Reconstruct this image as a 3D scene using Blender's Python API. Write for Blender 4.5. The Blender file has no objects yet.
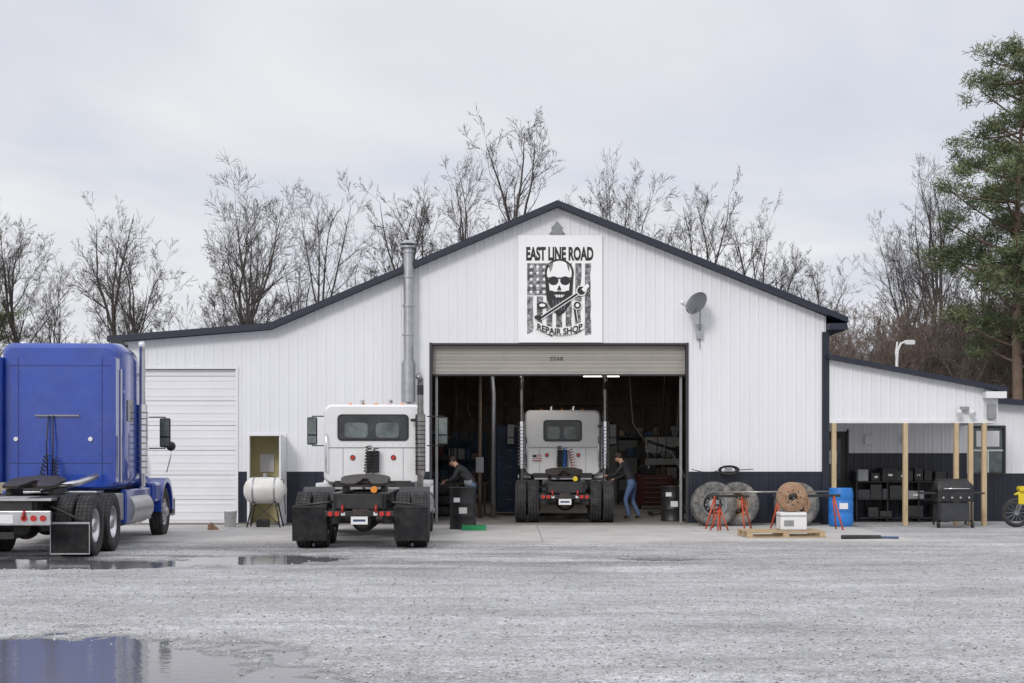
import bpy, bmesh, math, random
import numpy as np
from mathutils import Vector, Matrix
random.seed(7); rng=np.random.default_rng(7)
scene=bpy.context.scene
rad=math.radians

# ------------------------------------------------------------ materials
def mat(name,col,rough=0.6,metal=0.0,var=0.0,vs=3.0,bump=0.0,bs=60.0,coat=0.0,dirt=0.0,dcol=(0.12,0.09,0.06),ds=1.5,emit=None,es=0,spec=0.5,stretch=(1,1,1)):
    m=bpy.data.materials.new(name); m.use_nodes=True
    nt=m.node_tree; N=nt.nodes; L=nt.links
    b=N['Principled BSDF']
    b.inputs['Roughness'].default_value=rough; b.inputs['Metallic'].default_value=metal
    b.inputs['Coat Weight'].default_value=coat; b.inputs['Coat Roughness'].default_value=0.05
    b.inputs['Specular IOR Level'].default_value=spec
    b.inputs['Base Color'].default_value=(*col,1)
    if emit: 
        b.inputs['Emission Color'].default_value=(*emit,1); b.inputs['Emission Strength'].default_value=es
    if var or dirt or bump:
        tc=N.new('ShaderNodeTexCoord'); mp=N.new('ShaderNodeMapping'); L.new(tc.outputs['Object'],mp.inputs[0])
        mp.inputs['Scale'].default_value=stretch
    last=None
    if var:
        n=N.new('ShaderNodeTexNoise'); n.inputs['Scale'].default_value=vs; n.inputs['Detail'].default_value=6; n.inputs['Roughness'].default_value=.65
        L.new(mp.outputs[0],n.inputs['Vector'])
        r=N.new('ShaderNodeMapRange'); r.inputs[1].default_value=.3; r.inputs[2].default_value=.7; r.inputs[3].default_value=1-var; r.inputs[4].default_value=1+var
        L.new(n.outputs['Fac'],r.inputs[0])
        x=N.new('ShaderNodeVectorMath'); x.operation='SCALE'; x.inputs[0].default_value=col; L.new(r.outputs[0],x.inputs['Scale'])
        last=x.outputs[0]
    if dirt:
        n=N.new('ShaderNodeTexNoise'); n.inputs['Scale'].default_value=ds; n.inputs['Detail'].default_value=8; n.inputs['Roughness'].default_value=.7
        L.new(mp.outputs[0],n.inputs['Vector'])
        r=N.new('ShaderNodeMapRange'); r.inputs[1].default_value=.45; r.inputs[2].default_value=.75; r.inputs[3].default_value=0; r.inputs[4].default_value=dirt
        L.new(n.outputs['Fac'],r.inputs[0])
        x=N.new('ShaderNodeMix'); x.data_type='RGBA'; L.new(r.outputs[0],x.inputs[0])
        if last: L.new(last,x.inputs[6])
        else: x.inputs[6].default_value=(*col,1)
        x.inputs[7].default_value=(*dcol,1); last=x.outputs[2]
    if last: L.new(last,b.inputs['Base Color'])
    if bump:
        n=N.new('ShaderNodeTexNoise'); n.inputs['Scale'].default_value=bs; n.inputs['Detail'].default_value=4
        L.new(mp.outputs[0],n.inputs['Vector'])
        bp=N.new('ShaderNodeBump'); bp.inputs['Strength'].default_value=bump; bp.inputs['Distance'].default_value=.02
        L.new(n.outputs['Fac'],bp.inputs['Height']); L.new(bp.outputs[0],b.inputs['Normal'])
    return m

SIDING=mat('siding_white',(0.735,0.742,0.775),.42,var=.035,vs=.8,stretch=(1,1,.25),dirt=.16,dcol=(.5,.47,.43),ds=.9)
NAVY=mat('navy_steel',(0.010,0.013,0.026),.4,var=.2,vs=2)
ROOF=mat('roof_steel',(0.012,0.015,0.032),.5)
DOORW=mat('door_white',(0.73,0.735,0.76),.45,var=.03,vs=1,dirt=.12,dcol=(.5,.47,.43),ds=1.5)
DOORB=mat('door_beige',(0.33,0.31,0.28),.55,var=.08,vs=2)
DARKTRIM=mat('dark_trim',(0.03,0.03,0.035),.5)
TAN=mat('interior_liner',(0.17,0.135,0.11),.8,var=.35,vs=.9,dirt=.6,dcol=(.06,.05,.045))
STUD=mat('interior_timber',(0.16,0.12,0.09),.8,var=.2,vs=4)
YROOM=mat('office_wall_yellow',(0.55,0.48,0.26),.7,var=.15,vs=2)
CONC=mat('concrete',(0.46,0.445,0.425),.8,var=.10,vs=1.3,dirt=.60,dcol=(.25,.235,.22),ds=.9,bump=.12,bs=40)
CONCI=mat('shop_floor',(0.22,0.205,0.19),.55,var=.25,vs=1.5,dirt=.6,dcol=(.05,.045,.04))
RUBBER=mat('rubber',(0.022,0.022,0.024),.8,var=.3,vs=8,dirt=.5,dcol=(.13,.12,.11),ds=5)
RUBD=mat('rubber_dusty',(0.10,0.098,0.095),.9,var=.3,vs=8,dirt=.8,dcol=(.34,.32,.29),ds=4)
BLACK=mat('black_paint',(0.015,0.015,0.017),.45,var=.3,vs=6,dirt=.25,dcol=(.10,.09,.08),ds=4)
FLAP=mat('mud_flap',(0.016,0.016,0.018),.85,var=.3,vs=5,dirt=.35,dcol=(.09,.085,.08),ds=4,spec=.25)
GREASE=mat('greasy_steel',(0.035,0.03,0.028),.5,metal=.3,var=.4,vs=10,dirt=.5,dcol=(.10,.07,.05),ds=7)
ALU=mat('aluminium',(0.58,0.58,0.60),.34,metal=1,var=.12,vs=5,dirt=.4,dcol=(.20,.18,.17),ds=6)
GALV=mat('galvanised',(0.42,0.43,0.45),.42,metal=.85,var=.15,vs=6)
STACK=mat('exhaust_steel',(0.30,0.29,0.28),.28,metal=1,var=.25,vs=6,dirt=.4,dcol=(.10,.07,.05),ds=5)
CHROME=mat('chrome',(0.7,0.7,0.72),.12,metal=1,var=.05)
WPAINT=mat('white_truck_paint',(0.74,0.74,0.745),.3,coat=.5,var=.04,vs=2,dirt=.30,dcol=(.38,.34,.30),ds=2.0)
BLUE=mat('blue_truck_paint',(0.008,0.048,0.34),.28,coat=.9,var=.14,vs=1.6,dirt=.20,dcol=(.12,.18,.34),ds=1.8)
BLUED=mat('blue_seam',(0.003,0.012,0.09),.5)
GLASS=mat('window_glass',(0.03,0.035,0.04),.05,var=.5,vs=3)
GLASS2=mat('window_glass_painted_lit',(0.12,0.145,0.14),.08,var=.5,vs=4)  # paler copy of the glass, brightness painted into its colour
REDL=mat('red_lens',(0.45,0.015,0.01),.25,coat=.5)
AMBER=mat('amber_lens',(0.75,0.25,0.02),.25,coat=.5)
WHITEP=mat('white_plastic',(0.72,0.72,0.73),.45,var=.05)
TANKW=mat('tank_white',(0.70,0.69,0.66),.4,var=.08,dirt=.45,dcol=(.34,.25,.17),ds=4)
WOOD=mat('treated_timber',(0.50,0.38,0.23),.75,var=.2,vs=5,stretch=(6,6,.6),bump=.2,bs=20)
PALLET=mat('pallet_wood',(0.42,0.31,0.19),.8,var=.3,vs=6,stretch=(.6,5,5))
ORANGE=mat('orange_paint',(0.50,0.075,0.025),.5,var=.25,vs=6,dirt=.4,dcol=(.15,.08,.05),ds=6)
REDP=mat('red_paint',(0.33,0.02,0.015),.4,var=.1)
REDD=mat('dark_red_paint',(0.10,0.022,0.02),.5,var=.2)  # darker red for the shop contents
RUST=mat('rusty_steel',(0.30,0.17,0.10),.8,var=.4,vs=12,dirt=.6,dcol=(.46,.38,.30),ds=8)
BLUEP=mat('blue_plastic',(0.02,0.17,0.52),.4,var=.08)
BLUEG=mat('shop_blue',(0.025,0.055,0.12),.5,var=.2)
GREENP=mat('green_plastic',(0.02,0.28,0.10),.45,var=.1)
YELLOW=mat('yellow_plastic',(0.65,0.50,0.02),.35,var=.05)
GREYP=mat('grey_paint',(0.24,0.25,0.26),.5,var=.15)
DKGREY=mat('dark_grey_plastic',(0.035,0.037,0.045),.55,var=.3,vs=5)
DISHM=mat('dish_grey',(0.10,0.105,0.12),.45,var=.1)
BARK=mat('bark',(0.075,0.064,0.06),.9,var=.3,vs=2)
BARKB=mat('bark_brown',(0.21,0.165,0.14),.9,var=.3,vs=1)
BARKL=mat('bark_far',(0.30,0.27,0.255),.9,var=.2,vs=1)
PBARK=mat('pine_bark',(0.16,0.11,0.085),.9,var=.3,vs=4)
NEEDLE=mat('pine_needles',(0.070,0.098,0.042),.7,var=.5,vs=1.1)
NEEDLE2=mat('pine_needles_light',(0.14,0.165,0.075),.7,var=.4,vs=1.5)
SKIN=mat('skin',(0.45,0.26,0.18),.55); HAIR=mat('hair',(0.03,0.02,0.015),.7)
JEANS=mat('denim',(0.08,0.13,0.25),.85,var=.25,vs=12); SHIRT=mat('dark_shirt',(0.025,0.025,0.03),.85,var=.2,vs=8); BOOT=mat('boots',(0.05,0.03,0.02),.7)
SIGNW=mat('sign_white',(0.82,0.82,0.82),.5); SIGNK=mat('sign_black',(0.015,0.015,0.017),.5)
TUBE=mat('lamp_tube',(1,1,1),.5,emit=(1,.96,.88),es=6)
SIGNG=mat('sign_flag_grey',(0.07,0.07,0.075),.6,dirt=.8,dcol=(.8,.8,.8),ds=9)

# ------------------------------------------------------------ mesh builder
class M:
    def __init__(s): s.v=[];s.f=[];s.mi=[];s.sm=[];s.mats=[]
    def _m(s,m):
        if m not in s.mats: s.mats.append(m)
        return s.mats.index(m)
    def add(s,vs,fs,m,smooth=False,T=None):
        o=len(s.v); k=s._m(m)
        for p in vs:
            if T is not None: p=T@Vector(p)
            s.v.append((p[0],p[1],p[2]))
        for f in fs: s.f.append([i+o for i in f]); s.mi.append(k); s.sm.append(smooth)
    def box(s,x0,x1,y0,y1,z0,z1,m,bev=0.0,T=None,seg=2):
        if bev<=0:
            vs=[(x,y,z) for z in (z0,z1) for y in (y0,y1) for x in (x0,x1)]
            s.add(vs,[(0,2,3,1),(4,5,7,6),(0,1,5,4),(2,6,7,3),(0,4,6,2),(1,3,7,5)],m,False,T); return
        bm=bmesh.new(); bmesh.ops.create_cube(bm,size=1)
        for v in bm.verts: v.co=Vector(((x0+x1)/2+v.co.x*(x1-x0),(y0+y1)/2+v.co.y*(y1-y0),(z0+z1)/2+v.co.z*(z1-z0)))
        b=min(bev,.49*min(x1-x0,y1-y0,z1-z0))
        bmesh.ops.bevel(bm,geom=bm.edges[:],offset=b,segments=seg,profile=.5,affect='EDGES')
        bm.verts.ensure_lookup_table()
        for i,v in enumerate(bm.verts): v.index=i
        s.add([tuple(v.co) for v in bm.verts],[[v.index for v in f.verts] for f in bm.faces],m,False,T); bm.free()
    def cyl(s,p0,p1,r0,m,r1=None,n=16,caps=True,T=None,smooth=True):
        if r1 is None: r1=r0
        p0=Vector(p0);p1=Vector(p1); d=(p1-p0).normalized()
        a=Vector((0,0,1)) if abs(d.z)<.9 else Vector((1,0,0))
        u=d.cross(a).normalized(); w=d.cross(u)
        A=[];B=[]
        for i in range(n):
            t=2*math.pi*i/n; e=u*math.cos(t)+w*math.sin(t)
            A.append(tuple(p0+e*r0)); B.append(tuple(p1+e*r1))
        s.add(A+B,[(i,(i+1)%n,n+(i+1)%n,n+i) for i in range(n)],m,smooth,T)
        if caps:
            s.add(A,[list(range(n))[::-1]],m,False,T); s.add(B,[list(range(n))],m,False,T)
    def tube(s,pts,r,m,n=8,T=None):
        pts=[Vector(p) for p in pts]; rings=[]; u=None
        for i,p in enumerate(pts):
            d=(pts[min(i+1,len(pts)-1)]-pts[max(i-1,0)]).normalized()
            if u is None:
                a=Vector((0,0,1)) if abs(d.z)<.9 else Vector((1,0,0)); u=d.cross(a).normalized()
            else: u=(u-d*u.dot(d)).normalized()
            w=d.cross(u)
            rr=r[i] if isinstance(r,(list,tuple)) else r
            rings.append([tuple(p+(u*math.cos(2*math.pi*k/n)+w*math.sin(2*math.pi*k/n))*rr) for k in range(n)])
        vs=[q for R in rings for q in R]
        fs=[(i*n+k,i*n+(k+1)%n,(i+1)*n+(k+1)%n,(i+1)*n+k) for i in range(len(pts)-1) for k in range(n)]
        fs+= [list(range(n))[::-1],[ (len(pts)-1)*n+k for k in range(n)]]
        s.add(vs,fs,m,True,T)
    def lathe(s,prof,c,m,axis='x',sgn=1,n=40,T=None,smooth=True):
        vs=[];k=len(prof)
        for i in range(n):
            t=2*math.pi*i/n; ca,sa=math.cos(t),math.sin(t)
            for r,h in prof:
                if axis=='x': p=(c[0]+h*sgn,c[1]+r*ca,c[2]+r*sa)
                elif axis=='y': p=(c[0]+r*ca,c[1]+h*sgn,c[2]+r*sa)
                else: p=(c[0]+r*ca,c[1]+r*sa,c[2]+h*sgn)
                vs.append(p)
        fs=[(i*k+j,i*k+j+1,((i+1)%n)*k+j+1,((i+1)%n)*k+j) for i in range(n) for j in range(k-1)]
        s.add(vs,fs,m,smooth,T)
    def loft(s,secs,m,k=4,T=None,smooth=True,xc=0):
        rings=[]
        for (y,hw,z0,z1,r) in secs:
            r=min(r,hw*.99,(z1-z0)*.49); P=[]
            for cx,cz,a0 in ((hw-r,z1-r,0),(-hw+r,z1-r,90),(-hw+r,z0+r,180),(hw-r,z0+r,270)):
                for i in range(k+1):
                    a=rad(a0+90*i/k); P.append((xc+cx+r*math.cos(a),y,cz+r*math.sin(a)))
            rings.append(P)
        n=len(rings[0]); vs=[q for R in rings for q in R]
        s.add(vs,[(i*n+j,i*n+(j+1)%n,(i+1)*n+(j+1)%n,(i+1)*n+j) for i in range(len(rings)-1) for j in range(n)],m,smooth,T)
        s.add(rings[0],[list(range(n))],m,False,T); s.add(rings[-1],[list(range(n))[::-1]],m,False,T)
    def prism(s,poly,a,b,m,plane='xz',T=None):
        n=len(poly)
        def P(q,t): return {'xz':(q[0],t,q[1]),'yz':(t,q[0],q[1]),'xy':(q[0],q[1],t)}[plane]
        vs=[P(q,a) for q in poly]+[P(q,b) for q in poly]
        s.add(vs,[list(range(n)),list(range(n,2*n))[::-1]]+[(i,n+i,n+(i+1)%n,(i+1)%n) for i in range(n)],m,False,T)
    def ell(s,c,r,m,nu=20,nv=12,T=None):
        vs=[];fs=[]
        for j in range(nv+1):
            ph=math.pi*j/nv
            for i in range(nu):
                t=2*math.pi*i/nu
                vs.append((c[0]+r[0]*math.sin(ph)*math.cos(t),c[1]+r[1]*math.sin(ph)*math.sin(t),c[2]+r[2]*math.cos(ph)))
        for j in range(nv):
            for i in range(nu): fs.append((j*nu+i,j*nu+(i+1)%nu,(j+1)*nu+(i+1)%nu,(j+1)*nu+i))
        s.add(vs,fs,m,True,T)
    def build(s,name,parent=None,loc=None,rotz=0):
        me=bpy.data.meshes.new(name); me.from_pydata(s.v,[],s.f)
        for m in s.mats: me.materials.append(m)
        me.polygons.foreach_set('material_index',s.mi); me.polygons.foreach_set('use_smooth',s.sm); me.update()
        ob=bpy.data.objects.new(name,me); scene.collection.objects.link(ob)
        if parent: ob.parent=parent
        if loc: ob.location=loc
        if rotz: ob.rotation_euler=(0,0,rotz)
        return ob
def empty(name,loc=(0,0,0),rotz=0):
    e=bpy.data.objects.new(name,None); scene.collection.objects.link(e); e.location=loc; e.rotation_euler=(0,0,rotz); e.empty_display_size=.3
    return e
def text_into(m,body,mt,cx,cz,w,h,y,bend=0,bold=0.0,thick=.004):
    cu=bpy.data.curves.new('t','FONT'); cu.body=body; cu.size=1; cu.offset=bold; cu.align_x='CENTER'; cu.resolution_u=4
    ob=bpy.data.objects.new('t',cu); scene.collection.objects.link(ob)
    dg=bpy.context.evaluated_depsgraph_get(); me=ob.evaluated_get(dg).to_mesh()
    co=np.array([v.co[:] for v in me.vertices])
    fs=[list(p.vertices) for p in me.polygons]
    mn=co.min(0);mx=co.max(0); u=(co[:,0]-mn[0])/(mx[0]-mn[0])-.5; v=(co[:,1]-mn[1])/(mx[1]-mn[1])-.5
    vs=[(cx+a*w,y,cz+b*h+bend*(2*a)**2) for a,b in zip(u,v)]
    m.add(vs,fs,mt)
    bpy.data.objects.remove(ob)

# ------------------------------------------------------------ value noise
def vnoise(x,y,sc,seed):
    r=np.random.default_rng(seed); G=r.random((256,256))
    X=x*sc+1000.3; Y=y*sc+1000.7; xi=np.floor(X).astype(int); yi=np.floor(Y).astype(int); fx=X-xi; fy=Y-yi
    fx=fx*fx*(3-2*fx); fy=fy*fy*(3-2*fy); g=lambda a,b:G[a%256,b%256]
    return (g(xi,yi)*(1-fx)+g(xi+1,yi)*fx)*(1-fy)+(g(xi,yi+1)*(1-fx)+g(xi+1,yi+1)*fx)*fy
def fbm(x,y,sc,seed,o=4):
    s=0;a=1;t=0
    for k in range(o): s=s+a*vnoise(x,y,sc*2**k,seed+k); t+=a; a*=.55
    return s/t-.5
PUD=[(-4.0,11.1,2.6,2.35,.07),(-7.5,22.0,2.7,1.2,.08),(-4.2,23.0,1.8,1.25,.08),(2.6,22.9,1.1,.40,.055)]
def gheight(x,y):
    z=.02*fbm(x,y,.55,11)+.014*fbm(x,y,3.0,21)
    near=np.clip((36-y)/6,0,1)
    z=z*near
    for cx,cy,rx,ry,d in PUD:
        q=((x-cx)/rx)**2+((y-cy)/ry)**2+1.5*fbm(x,y,1.1,40)+.7*fbm(x,y,4,50)
        z=z-d*np.clip(1-q,0,1)**.8*np.clip(2.6-((x-cx)/rx)**2-((y-cy)/ry)**2,0,1)
    return z
def axis(lo,hi,step,far):
    a=list(np.arange(lo,hi+1e-6,step)); d=step
    L=[];p=lo
    while p>-far: d*=1.35; p-=d; L.append(p)
    d=step;p=hi;R=[]
    while p<far: d*=1.35; p+=d; R.append(p)
    return np.array(L[::-1]+a+R)
xs=axis(-12,12,.10,600); ys=axis(6,30,.09,600)
XX,YY=np.meshgrid(xs,ys); ZZ=gheight(XX,YY)
nx,ny=len(xs),len(ys)
V=np.stack([XX.ravel(),YY.ravel(),ZZ.ravel()],1)
idx=np.arange(nx*ny).reshape(ny,nx)
Fq=np.stack([idx[:-1,:-1].ravel(),idx[:-1,1:].ravel(),idx[1:,1:].ravel(),idx[1:,:-1].ravel()],1)
gm=bpy.data.meshes.new('gravel_ground'); gm.from_pydata(V.tolist(),[],Fq.tolist()); gm.polygons.foreach_set('use_smooth',[True]*len(Fq))
ground=bpy.data.objects.new('gravel_ground',gm); scene.collection.objects.link(ground)
def gravel_mat():
    m=bpy.data.materials.new('gravel'); m.use_nodes=True; nt=m.node_tree;N=nt.nodes;L=nt.links;b=N['Principled BSDF']
    tc=N.new('ShaderNodeTexCoord')
    def vor(s):
        v=N.new('ShaderNodeTexVoronoi'); v.inputs['Scale'].default_value=s; L.new(tc.outputs['Object'],v.inputs['Vector']); return v
    def noi(s,d=6,r=.6,st=None):
        v=N.new('ShaderNodeTexNoise'); v.inputs['Scale'].default_value=s; v.inputs['Detail'].default_value=d; v.inputs['Roughness'].default_value=r
        if st:
            mp=N.new('ShaderNodeMapping'); mp.inputs['Scale'].default_value=st; mp.inputs['Rotation'].default_value=(0,0,rad(12)); L.new(tc.outputs['Object'],mp.inputs[0]); L.new(mp.outputs[0],v.inputs['Vector'])
        else: L.new(tc.outputs['Object'],v.inputs['Vector'])
        return v
    def mr(src,a,b_,c,d):
        r=N.new('ShaderNodeMapRange'); r.inputs[1].default_value=a;r.inputs[2].default_value=b_;r.inputs[3].default_value=c;r.inputs[4].default_value=d; L.new(src,r.inputs[0]); return r.outputs[0]
    def mop(op,a,b_):
        x=N.new('ShaderNodeMath'); x.operation=op
        for i,q in enumerate((a,b_)):
            if isinstance(q,(int,float)): x.inputs[i].default_value=q
            else: L.new(q,x.inputs[i])
        return x.outputs[0]
    mul=lambda a,b_:mop('MULTIPLY',a,b_)
    v1=vor(48); v2=vor(18)
    bw=N.new('ShaderNodeSeparateColor'); L.new(v1.outputs['Color'],bw.inputs[0])
    bw2=N.new('ShaderNodeSeparateColor'); L.new(v2.outputs['Color'],bw2.inputs[0])
    f=mul(mr(bw.outputs[0],0,1,.66,1.26),mr(bw2.outputs[1],0,1,.86,1.12))
    f=mul(f,mr(noi(.28).outputs['Fac'],.35,.65,.80,1.12))
    f=mul(f,mr(noi(1.0,7,.65,(.35,1.6,1)).outputs['Fac'],.35,.65,.78,1.12))
    f=mul(f,mr(noi(5,6,.7).outputs['Fac'],.3,.7,.82,1.14))
    g=N.new('ShaderNodeNewGeometry'); sp=N.new('ShaderNodeSeparateXYZ'); L.new(g.outputs['Position'],sp.inputs[0])
    wet=mr(sp.outputs[2],-.024,-.004,.40,1.0); f=mul(f,wet)
    band=mul(mr(sp.outputs[1],18.5,21.5,0,1),mr(sp.outputs[1],25.5,27.5,1,0.35)); side=mr(sp.outputs[0],0,6,1,.4)
    dn=mr(noi(.7,6,.65,(.5,1.5,1)).outputs['Fac'],.43,.58,0,.45)
    f=mul(f,mop('SUBTRACT',1.0,mul(mul(band,side),dn)))
    col=N.new('ShaderNodeVectorMath'); col.operation='SCALE'; col.inputs[0].default_value=(.455,.455,.46); L.new(f,col.inputs['Scale'])
    yy=mr(sp.outputs[1],50,56,0,1)
    mx=N.new('ShaderNodeMix'); mx.data_type='RGBA'; L.new(yy,mx.inputs[0]); L.new(col.outputs[0],mx.inputs[6]); mx.inputs[7].default_value=(.22,.18,.12,1)
    L.new(mx.outputs[2],b.inputs['Base Color'])
    L.new(mr(sp.outputs[2],-.022,-.010,.35,.9),b.inputs['Roughness'])
    bp=N.new('ShaderNodeBump'); bp.inputs['Strength'].default_value=.5; bp.inputs['Distance'].default_value=.02
    L.new(v1.outputs['Distance'],bp.inputs['Height']); bp.invert=True
    L.new(bp.outputs[0],b.inputs['Normal'])
    return m
gm.materials.append(gravel_mat())
WATER=bpy.data.materials.new('puddle_water'); WATER.use_nodes=True
wb=WATER.node_tree.nodes['Principled BSDF']; wb.inputs['Base Color'].default_value=(.17,.17,.175,1); wb.inputs['Roughness'].default_value=.03; wb.inputs['IOR'].default_value=1.333
n=WATER.node_tree.nodes.new('ShaderNodeTexNoise'); n.inputs['Scale'].default_value=9; n.inputs['Detail'].default_value=4; bp=WATER.node_tree.nodes.new('ShaderNodeBump'); bp.inputs['Strength'].default_value=.16; bp.inputs['Distance'].default_value=.01
tcw=WATER.node_tree.nodes.new('ShaderNodeTexCoord'); WATER.node_tree.links.new(tcw.outputs['Object'],n.inputs['Vector'])
WATER.node_tree.links.new(n.outputs['Fac'],bp.inputs['Height']); WATER.node_tree.links.new(bp.outputs[0],wb.inputs['Normal'])
w=M()
w.add([(-12,8,-.021),(4.5,8,-.021),(4.5,26.5,-.021),(-12,26.5,-.021)],[(0,1,2,3)],WATER); w.build('puddle_water')
# loose stones
ns=42000
yy=7.5+(rng.random(ns)**1.5)*20; xx=(rng.random(ns)-.5)*2*(yy*.40)
zz=gheight(xx,yy); keep=(zz>-.020)|(rng.random(ns)<.05); xx,yy,zz=xx[keep],yy[keep],zz[keep]; ns=len(xx)
sz=.0045+.013*rng.random(ns)**3; rot=rng.random(ns)*6.28
base=np.array([(1,0,0),(0,1,0),(-1,0,0),(0,-1,0),(.1,.1,.7),(0,0,-.5)])
VV=np.empty((ns,6,3)); c,s_=np.cos(rot),np.sin(rot); jit=1+.4*(rng.random((ns,6,3))-.5)
Bv=base[None]*jit*sz[:,None,None]; 
VV[:,:,0]=Bv[:,:,0]*c[:,None]-Bv[:,:,1]*s_[:,None]+xx[:,None]; VV[:,:,1]=Bv[:,:,0]*s_[:,None]+Bv[:,:,1]*c[:,None]+yy[:,None]; VV[:,:,2]=Bv[:,:,2]+zz[:,None]+sz[:,None]*.3
ft=np.array([(0,1,4),(1,2,4),(2,3,4),(3,0,4),(1,0,5),(2,1,5),(3,2,5),(0,3,5)])
FF=(ft[None]+6*np.arange(ns)[:,None,None]).reshape(-1,3)
sm=bpy.data.meshes.new('loose_gravel'); sm.from_pydata(VV.reshape(-1,3).tolist(),[],FF.tolist())
STONES=[mat('stone_a',(.45,.45,.46),.85),mat('stone_b',(.33,.33,.34),.85),mat('stone_c',(.56,.56,.56),.85),mat('stone_d',(.22,.21,.205),.85)]
for q in STONES: sm.materials.append(q)
sm.polygons.foreach_set('material_index',np.repeat(rng.choice(4,ns,p=[.42,.25,.2,.13]),8).tolist())
scene.collection.objects.link(bpy.data.objects.new('loose_gravel',sm))

# concrete apron with joints
ap=M()
xsb=[-9.9,-6.4,-2.9,.6,4.1,8.0]; ysb=[27.3,30.7,33.95]
for i in range(5):
    for j in range(2):
        ap.box(xsb[i]+.006,xsb[i+1]-.006,ysb[j]+.006,ysb[j+1]-.006,-.15,.03+.002*((i+j)%2),CONC)
ap.build('concrete_apron')

# ------------------------------------------------------------ BUILDING
FY=34.1
B=empty('metal_repair_shop_building')
def top_main(x):
    if x<-5.85: return 4.77-(-5.85-x)*.082
    return 7.75-abs(x-1.10)*(.428 if x<1.1 else .405)
def ribwall(m,x0,x1,y,top,z0,holes,wm,nm,wz,per=.229,extra=()):
    prof=[(0,0),(.022,-.010),(.046,-.010),(.068,0),(.13,0),(.134,-.003),(.15,-.003),(.154,0)]
    pts=[]
    k=math.floor(x0/per)
    while k*per<x1+per:
        for a,b in prof: pts.append((k*per+a,b))
        k+=1
    px=np.array([p[0] for p in pts]); py=np.array([p[1] for p in pts])
    br=sorted(set([p for p in px if x0<p<x1]+[x0,x1]+[e for e in extra]+[h for H in holes for h in H[:2] if x0<h<x1]))
    for a,b in zip(br[:-1],br[1:]):
        if b-a<1e-5: continue
        ya=y+float(np.interp(a,px,py)); yb=y+float(np.interp(b,px,py)); mid=(a+b)/2
        hs=sorted([(H[2],H[3]) for H in holes if H[0]<mid<H[1]])
        segs=[];cur=z0
        for h0,h1 in hs:
            if h0>cur: segs.append((cur,h0))
            cur=h1
        segs.append((cur,'top'))
        for s0,s1 in segs:
            parts=[]
            if s1=='top':
                ta,tb=top(a),top(b)
                if s0<wz: parts.append((s0,s0,wz,wz,nm)); parts.append((wz,wz,ta,tb,wm))
                else: parts.append((s0,s0,ta,tb,wm))
            else:
                if s0<wz<s1: parts+= [(s0,s0,wz,wz,nm),(wz,wz,s1,s1,wm)]
                else: parts.append((s0,s0,s1,s1,nm if s1<=wz else wm))
            for q0,q1,t0,t1,mm in parts:
                m.add([(a,ya,q0),(b,yb,q1),(b,yb,t1),(a,ya,t0)],[(0,1,2,3)],mm)
holes=[(-1.95,4.24,0,4.4),(-9.1,-6.73,0,3.82),(-6.39,-5.55,0,2.19)]
fw=M(); ribwall(fw,-9.44,7.65,FY,top_main,0.02,holes,SIDING,NAVY,1.32,extra=(1.10,-5.85)); 
fw.build('front_wall',B)
sw=M()
sw.box(-9.44,-9.32,FY+.03,52,0,4.35,SIDING); sw.box(7.53,7.65,FY+.03,52,0,4.95,SIDING)
sw.prism([(-9.3,0),(7.5,0),(7.5,4.9),(1.1,7.5),(-5.85,4.6),(-9.3,4.3)],51.88,52,TAN)
sw.build('side_and_rear_walls',B)
rf=M(); t=.14
rf.prism([(1.10,7.74),(1.10,7.74+t),(8.12,4.92+t-.0),(8.12,4.92)],FY-.32,52.3,ROOF)
rf.prism([(1.10,7.74),(-5.85,4.78),(-5.85,4.78+t),(1.10,7.74+t)],FY-.32,52.3,ROOF)
rf.prism([(-5.85,4.78),(-9.78,4.46),(-9.78,4.46+t),(-5.85,4.78+t)],FY-.32,52.3,ROOF)
rf.box(7.66,8.1,FY-.30,52.2,4.76,4.91,ROOF)
rf.build('roof',B)
tr=M()
tr.box(7.55,7.72,FY-.045,FY+.02,0.02,4.72,NAVY); tr.box(-9.5,-9.36,FY-.045,FY+.02,.02,4.4,NAVY)
for x0,x1,zt in ((-1.95,4.24,4.4),(-9.1,-6.73,3.82)):
    mm_=DARKTRIM if x0>-3 else DOORW
    tr.box(x0-.06,x0,FY-.03,FY+.12,.02,zt+.06,mm_); tr.box(x1,x1+.06,FY-.03,FY+.12,.02,zt+.06,mm_); tr.box(x0,x1,FY-.03,FY+.12,zt,zt+.05,mm_)
tr.box(-6.45,-6.39,FY-.035,FY+.1,.02,2.25,DOORW); tr.box(-5.55,-5.49,FY-.035,FY+.1,.02,2.25,DOORW); tr.box(-6.39,-5.55,FY-.035,FY+.1,2.19,2.25,DOORW)
tr.prism([(1.10,7.30),(1.25,7.12),(1.17,7.14),(1.30,6.98),(1.2,7.0),(1.33,6.86),(1.13,6.88),(1.13,6.8),(1.07,6.8),(1.07,6.88),(.87,6.86),(1.0,7.0),(.9,6.98),(1.03,7.14),(.95,7.12)],FY-.04,FY-.025,GREYP,T=Matrix.Translation((0,0,.12)))
tr.build('wall_trim',B)
ld=M(); z=.03
while z<3.8:
    z1=min(z+.60,3.815); ld.box(-9.1,-6.73,FY+.08,FY+.12,z,z1-.006,DOORW,bev=.006)
    for k in range(3): 
        zz0=z+.10+k*.19
        if zz0+.02<z1: ld.box(-9.09,-6.74,FY+.072,FY+.082,zz0,zz0+.05,DOORW,bev=.003)
    z+=.604
ld.build('sectional_door_closed',B)
ud=M(); z=3.70
for k in range(2):
    ud.box(-1.95,4.24,FY+.16,FY+.2,z,z+.345,DOORB,bev=.008)
    for j in range(3): ud.box(-1.94,4.23,FY+.148,FY+.162,z+.06+j*.1,z+.085+j*.1,DOORB)
    z+=.352
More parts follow.
